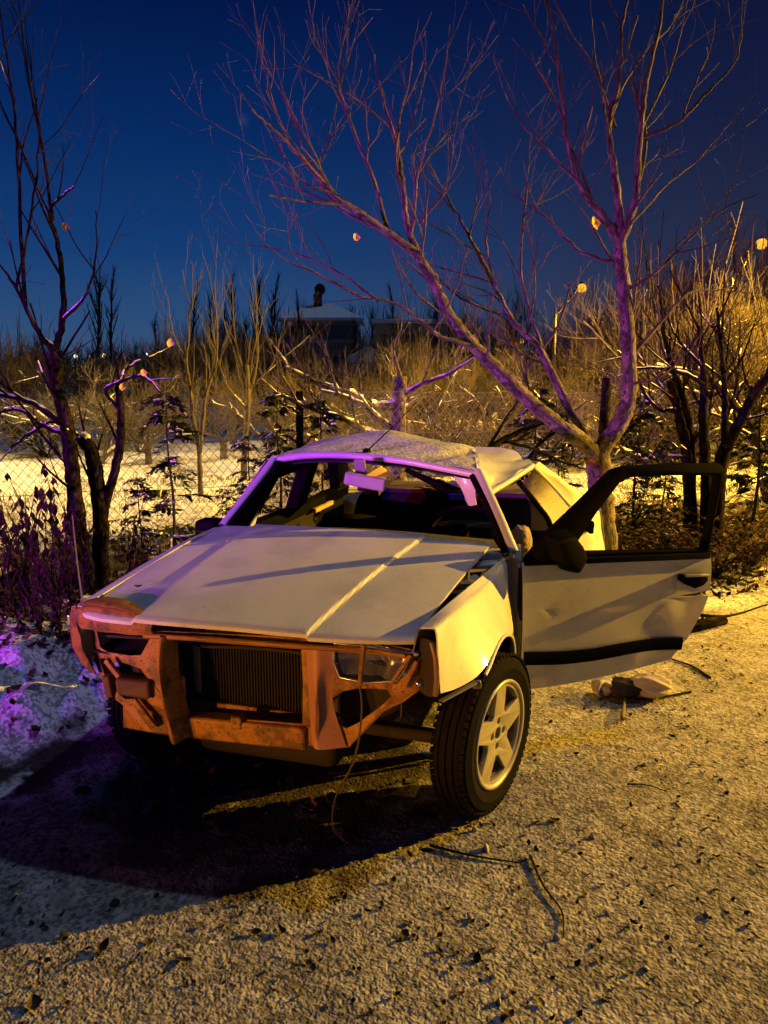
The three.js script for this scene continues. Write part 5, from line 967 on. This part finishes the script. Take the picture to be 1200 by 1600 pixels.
// ------------------------------------------------------------------ small things on the road and the wreck
const onGround = (u, v) => { let f = 3; const d = at(u, v, 1); const t = EYE / (EYE - d.y); f = t; const p = at(u, v, f); return V(p.x, groundY(p.x, f), -f); };
{
  seed(1000);
  const mats = [std(C(.035, .018, .01), .8), std(C(.07, .035, .015), .8), std(C(.02, .013, .01), .85)];
  let n = 0, proto = [leafGeo(.07, 1.2), leafGeo(.06, .7), leafGeo(.08, 1.6)];
  const put = (u, v, s, label) => { const p = onGround(u, v), m = mesh('dead_leaf', proto[n % 3], mats[(n * 2 + 1) % 3]); m.position.copy(p); m.position.y += .004; m.rotation.set(rr(-.3, .3), rr(0, 6.28), rr(-.3, .3)); m.scale.set(s * .72, s * .4, s * .72 * rr(.7, 1.1)); n++; tag(m, label || 'small dark curled leaf on the frosted road', 'leaf', label ? null : 'dark leaves scattered over the road'); };
  put(55, 1575, 1.1, 'large dark leaf near the bottom left corner of the road'); put(287, 1506, 1.25, 'long dark curled leaf on the lit road left of centre'); put(160, 1488, 1, 'dark upright leaf at the edge of the big shadow'); put(398, 1462, .9, 'black folded leaf just below the shadow tip'); put(233, 1476, .8, 'pair-like flat leaf below the shadow edge'); put(440, 1460, .7, 'small brown leaf right of the black folded one'); put(795, 1592, .9, 'dark leaf cut by the bottom edge of the road'); put(632, 1466, .9, 'dark leaf heap in the middle of the foreground');
  for (const [u, v, s] of [[575, 1430, .5], [697, 1426, .6], [720, 1558, .6], [745, 1503, .6], [938, 1502, .5], [862, 1532, .5], [936, 1476, .5], [1187, 1358, .7], [1164, 1185, .6], [1002, 1200, .6], [940, 1385, .5], [880, 1405, .4], [990, 1445, .5], [640, 1340, .7], [655, 1348, .6], [866, 1285, .7], [840, 1288, .6], [965, 1178, .5], [1050, 1150, .6], [1072, 1135, .6], [810, 1390, .5], [1118, 1215, .4], [1150, 1218, .4], [760, 1520, .5], [620, 1560, .5], [560, 1520, .4], [350, 1540, .4], [120, 1500, .4], [60, 1540, .4], [470, 1560, .5], [905, 1590, .5], [1010, 1540, .4], [1095, 1480, .4], [1120, 1340, .5], [1060, 1290, .4], [700, 1600, .5], [520, 1475, .5], [690, 1500, .4], [885, 1440, .4], [985, 1260, .5], [835, 1190, .6], [875, 1210, .5], [900, 1180, .5], [860, 1130, .6], [925, 1270, .5]]) put(u, v, s);
  {
    const red = std(C(.22, .05, .025), .85); let k = 0;
    for (const [u, v, s] of [[285, 1205, 1.6], [300, 1212, 1.3], [268, 1200, 1.2], [395, 1196, 1.7], [408, 1204, 1.1], [330, 1218, 1.2], [225, 1235, 1.3], [485, 1265, 1.2]]) { const p = onGround(u, v), m = mesh('red_leaf', proto[k++ % 3], red); m.position.copy(p); m.position.y += .012; m.rotation.set(rr(-.9, .9), rr(0, 6.28), rr(-.9, .9)); m.scale.setScalar(s); tag(m, 'reddish crumpled leaf in the dark under the front bumper', 'leaf', 'reddish leaves under the bumper'); }
  }
  // pale and dark stones
  const stone = (() => { const g = new THREE.IcosahedronGeometry(.02, 2), p = g.attributes.position; for (let i = 0; i < p.count; i++) { const x = p.getX(i), y = p.getY(i), z = p.getZ(i), k = .8 + .5 * fbm(x * 60 + 9, y * 60 + z * 45 + 4, 2, 1001); p.setXYZ(i, x * k * 1.2, y * k * .75, z * k); } g.computeVertexNormals(); return g; })();
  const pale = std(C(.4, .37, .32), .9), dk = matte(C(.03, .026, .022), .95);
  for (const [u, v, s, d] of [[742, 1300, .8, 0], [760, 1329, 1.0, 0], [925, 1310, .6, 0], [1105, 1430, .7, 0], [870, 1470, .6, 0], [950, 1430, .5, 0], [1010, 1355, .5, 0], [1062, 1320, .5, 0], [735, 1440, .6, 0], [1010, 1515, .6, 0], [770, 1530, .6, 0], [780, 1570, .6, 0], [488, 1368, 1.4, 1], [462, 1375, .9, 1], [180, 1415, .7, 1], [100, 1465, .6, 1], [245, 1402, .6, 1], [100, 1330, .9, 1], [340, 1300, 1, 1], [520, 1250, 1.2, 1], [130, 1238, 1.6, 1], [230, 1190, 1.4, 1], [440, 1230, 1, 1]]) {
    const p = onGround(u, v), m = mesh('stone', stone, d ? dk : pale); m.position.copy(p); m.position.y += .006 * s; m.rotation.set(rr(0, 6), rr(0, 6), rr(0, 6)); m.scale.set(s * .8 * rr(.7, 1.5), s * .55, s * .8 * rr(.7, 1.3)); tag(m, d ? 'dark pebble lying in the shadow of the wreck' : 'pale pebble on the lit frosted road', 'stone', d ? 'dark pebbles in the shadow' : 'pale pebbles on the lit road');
  }
  const twig = (name, uv, r, label, mat = M.twigDark, lift = .008) => { const b = new Buf(), pts = uv.map(([u, v]) => { const p = onGround(u, v); p.y += lift; return p; }); const g = base(name, pts[0].toArray()); tag(g, label, 'twig'); b.tube(curve(pts.map(p => p.sub(g.position)), 14), taper(15, r, r * .4), 5, true).build('stick', mat, g); return g; };
  twig('fallen_twig', [[672, 1324], [720, 1338], [770, 1346], [815, 1352]], .006, 'straight dark twig lying below the front wheel');
  twig('fallen_twig', [[828, 1340], [850, 1390], [878, 1430], [880, 1470]], .005, 'bent dark twig running down the foreground road');
  twig('fallen_twig', [[1080, 1080], [1040, 1088], [1000, 1092], [960, 1088]], .007, 'curved twig lying in front of the cloth bundle');
  twig('fallen_twig', [[1110, 1058], [1080, 1040], [1050, 1030], [1020, 1022]], .008, 'dark twig lying right of the cloth bundle');
  twig('fallen_twig', [[980, 1228], [1010, 1228], [1040, 1238]], .004, 'short thin twig on the right of the road');
  twig('fallen_twig', [[1080, 962], [1130, 965], [1200, 945]], .014, 'thick dark stick along the verge behind the door');
  { const b = twig('wood_splinter', [[972, 1128], [976, 1100], [982, 1080]], .012, 'upright wood splinter standing below the cloth bundle', M.twigPale, .02); b.rotation.x = 0; }
  { const p = onGround(1100, 982), g = base('short_log', [p.x, p.y + .03, p.z], .5); tag(g, 'short dark log on the snowy road edge right of the door', 'log'); new Buf().tube([V(-.18, 0, 0), V(-.05, .008, .01), V(.1, 0, 0), V(.2, -.005, 0)], [.038, .04, .036, .03], 10, true).build('bark', M.barkDark, g); mesh('stub', new THREE.ConeGeometry(.014, .09, 7).rotateZ(-.9).translate(-.02, .05, 0), M.barkDark, g); }
  // cloth bundle by the open door
  const p = onGround(985, 1086), g = base('cloth_bundle', [p.x, p.y, p.z], -.15); tag(g, 'pale crumpled bundle lying on the ground under the open door', 'bundle');
  const lump = (rx, ry, rz, x, y, z, s, fr) => { const q = new THREE.SphereGeometry(1, 40, 26), P = q.attributes.position; for (let i = 0; i < P.count; i++) { const a = P.getX(i), b = P.getY(i), c = P.getZ(i), k = 1 + .42 * (fbm(b * fr + s, c * fr + a * 1.2, 4, 1100) - .5) - .12 * Math.abs(Math.sin(Math.atan2(b, c) * 3.5 + a * 2)); P.setXYZ(i, a * rx * k + x, Math.max(-.9, b) * ry * k + y, c * rz * k + z); } q.computeVertexNormals(); return boxUV(q); };
  mesh('pale_end', lump(.12, .068, .085, .1, .065, 0, 3, 2.2), std(C(.42, .37, .33), .85, { bumpMap: snowBump, bumpScale: .006 }), g);
  mesh('dark_middle', lump(.1, .055, .08, -.04, .05, .01, 8, 2.5), M.cloth, g);
  mesh('rolled_end', join([lump(.07, .05, .07, -.14, .05, 0, 5, 2), new THREE.TorusGeometry(.036, .012, 8, 20).rotateY(.9).translate(-.16, .055, .05)]), std(C(.34, .32, .32), .8), g);
  // leaf lying on the hood
  { const l = mesh('hood_leaf', leafGeo(.06, .5), std(C(.3, .2, .07), .8)); const a = V(-.505, .927, -.3).applyAxisAngle(UPV, -CARYAW); l.position.set(CARX + a.x, a.y, -CARF + a.z); l.rotation.set(.06, .3, 0); tag(l, 'pale dry leaf lying on the far side of the hood', 'leaf'); }
  { const l = mesh('hood_leaf', leafGeo(.03, .9), mats[2]); const a = V(-.62, .872, .28).applyAxisAngle(UPV, -CARYAW); l.position.set(CARX + a.x, a.y, -CARF + a.z); tag(l, 'tiny dark leaf near the front corner of the hood', 'leaf'); }
  // last leaves still hanging in the branches, lit by the lamps
  for (const [u, v, f, s, c, lb] of [[928, 350, 5.5, .085, [.85, .6, .06], 'round golden leaf hanging left of the upper fork of the big tree'], [101, 355, 5.4, .055, [.5, .22, .06], 'small round orange leaf hanging at the upper left'], [224, 583, 5.3, .05, [.7, .45, .05], 'yellow leaf hanging above the twin trunks'], [191, 605, 5.55, .05, [.7, .5, .15], 'pale yellow leaf stuck to the thin right trunk'], [265, 536, 5.8, .06, [.6, .42, .15], 'pale leaf at the tip of the snowy twig'], [556, 372, 4.95, .05, [.7, .45, .1], 'flat bright leaf on the outer left limb']]) {
    const l = mesh('hanging_leaf', leafGeo(s, .6), std(C(...c), .7)); l.position.copy(at(u, v, f)); l.rotation.set(1.35, rr(-.3, .3), rr(-.9, -.5)); l.scale.set(1, 1, 1.6); tag(l, lb, 'leaf');
  }
}
// ------------------------------------------------------------------ houses and lights far behind
{
  const wall = std(C(.26, .22, .19), .9), pale = std(C(.42, .4, .38), .9), pane = std(C(.02, .025, .035), .15), frame = std(C(.18, .17, .16), .7), rail = std(C(.6, .6, .6), .6);
  const house = (u0, u1, vTop, f, label, spec) => {
    const a = at(u0, vTop, f), b = at(u1, vTop, f), w = b.x - a.x, h = a.y, g = base('house', [(a.x + b.x) / 2, 0, -f]); tag(g, label, 'house');
    spec(g, w, h); return g;
  };
  const windows = (g, list, z) => list.forEach(([x, y, w, h]) => { const q = mesh('window', plate([[-w / 2 - .08, -h / 2 - .08], [w / 2 + .08, -h / 2 - .08], [w / 2 + .08, h / 2 + .08], [-w / 2 - .08, h / 2 + .08]], [[[-w / 2, -h / 2], [-w / 2, h / 2], [w / 2, h / 2], [w / 2, -h / 2]]], .08, 0, v => { v.x += x; v.y += y; v.z += z; }), frame, g); mesh('pane', new THREE.BoxGeometry(w, h, .03).translate(x, y, z + .01), pane, q); });
  house(440, 560, 497, 58, 'dark two-storey house with a snowy hipped roof and a chimney', (g, w, h) => {
    mesh('wall', boxUV(new THREE.BoxGeometry(w * .94, h, 5).translate(0, h / 2, -2.5)), wall, g);
    const rf = new Buf(), e = w * .56, d = 3.2, y = h, t = 1.25; const A = V(-e, y, .6), B = V(e, y, .6), Cc = V(e, y, -d * 2), Dd = V(-e, y, -d * 2), R1 = V(-e * .25, y + t, -d + .3), R2 = V(e * .25, y + t, -d + .3), lo = V(0, -.18, 0);
    rf.tri(A, B, R2); rf.tri(A, R2, R1); rf.tri(B, Cc, R2); rf.tri(Cc, Dd, R1); rf.tri(Cc, R1, R2); rf.tri(Dd, A, R1); for (const [p, q] of [[A, B], [B, Cc], [Cc, Dd], [Dd, A]]) { rf.tri(p, p.clone().add(lo), q); rf.tri(q, p.clone().add(lo), q.clone().add(lo)); } rf.tri(A.clone().add(lo), Cc.clone().add(lo), B.clone().add(lo)); rf.tri(A.clone().add(lo), Dd.clone().add(lo), Cc.clone().add(lo));
    const roof = rf.build('roof', M.snow, g); mesh('chimney', new THREE.CylinderGeometry(.32, .36, 1.5, 12).translate(-w * .06, h + 1.2, -2.4), M.dark, roof); mesh('chimney_cap', new THREE.SphereGeometry(.42, 14, 10).scale(1, 1.1, 1).translate(-w * .03, h + 2.25, -2.4), M.dark, roof); 
    windows(g, [[-w * .3, h - .95, 1, .8], [-w * .08, h - .95, 1, .8], [w * .14, h - .95, 1, .8], [w * .35, h - .95, 1, .8], [-w * .25, h - 3.4, 1.2, 1.3], [w * .2, h - 3.4, 1.2, 1.3]], .0);
    mesh('ledge', boxUV(new THREE.BoxGeometry(w * .98, .2, .5).translate(0, h - 1.65, .2)), pale, g);
  });
  house(545, 640, 566, 40, 'low pale wall-like shed with snow on its roof behind the cut trunk', (g, w, h) => {
    mesh('wall', boxUV(new THREE.BoxGeometry(w, h, 3).translate(0, h / 2, -1.5)), pale, g); const r = plate([[-w * .55, h], [-w * .5, h + .3], [-w * .2, h + .75], [w * .1, h + .5], [w * .55, h + .12], [w * .55, h]], [], 3.4, .05, v => { v.z -= 3.1; }); mesh('roof', r, M.snow, g); mesh('door', plate([[-w * .3, 0], [-w * .3, h * .75], [-w * .05, h * .75], [-w * .05, 0]], [], .06, .01), wall, g);
  });
  house(585, 700, 505, 52, 'pale grey house with a white balcony railing behind the big left limb', (g, w, h) => {
    mesh('wall', boxUV(new THREE.BoxGeometry(w, h, 5).translate(0, h / 2, -2.5)), std(C(.22, .22, .22), .9), g); mesh('roof', rbox(w * 1.08, .25, 6, .05, 0, h + .1, -2.4), M.snow, g);
    windows(g, [[-w * .3, h - 1.2, 1, 1], [0, h - 1.2, 1, 1], [w * .3, h - 1.2, 1, 1]], 0);
    const bal = mesh('balcony', boxUV(new THREE.BoxGeometry(w * .5, .15, 1.1).translate(w * .25, h - 3.1, .6)), pale, g); for (let k = 0; k < 12; k++) mesh('baluster', new THREE.BoxGeometry(.07, 1, .07).translate(w * .02 + k * w * .042, h - 2.5, 1.1), rail, bal); mesh('handrail', new THREE.BoxGeometry(w * .52, .09, .1).translate(w * .25, h - 1.98, 1.1), rail, bal);
  });
  for (const [u, v, r, c, lb] of [[80, 559, .34, [1, .7, .25], 'first yellow village light from the left on the horizon'], [98, 556, .25, [.9, .9, 1], 'small white village light on the left horizon'], [118, 557, .42, [1, .75, .4], 'warm village light in the middle of the left horizon'], [141, 557, .3, [1, .6, .15], 'small amber village light on the left horizon'], [147, 560, .22, [.8, .9, 1], 'tiny cool village light beside the amber one'], [163, 556, .55, [1, .6, .2], 'brightest orange village light on the left horizon'], [230, 553, .3, [.8, .75, 1], 'lone pale village light right of the others']]) {
    const p = at(u, v, 240), g = base('village_light', [p.x, 0, p.z]); tag(g, lb, 'village light');
    new Buf().tube([V(0, 0, 0), V(0, p.y * .5, 0), V(0, p.y, 0)], [.12, .1, .08], 5).build('pole', M.dark, g); mesh('lamp_glass', new THREE.SphereGeometry(r * 1.3, 10, 8).translate(0, p.y, 0), new THREE.MeshStandardMaterial({ color: 0, emissive: C(...c), emissiveIntensity: 3 }), g);
  }
}
scene.traverse(o => { if (o.isMesh) { o.castShadow = true; o.receiveShadow = true; } });
renderer.render(scene, camera);
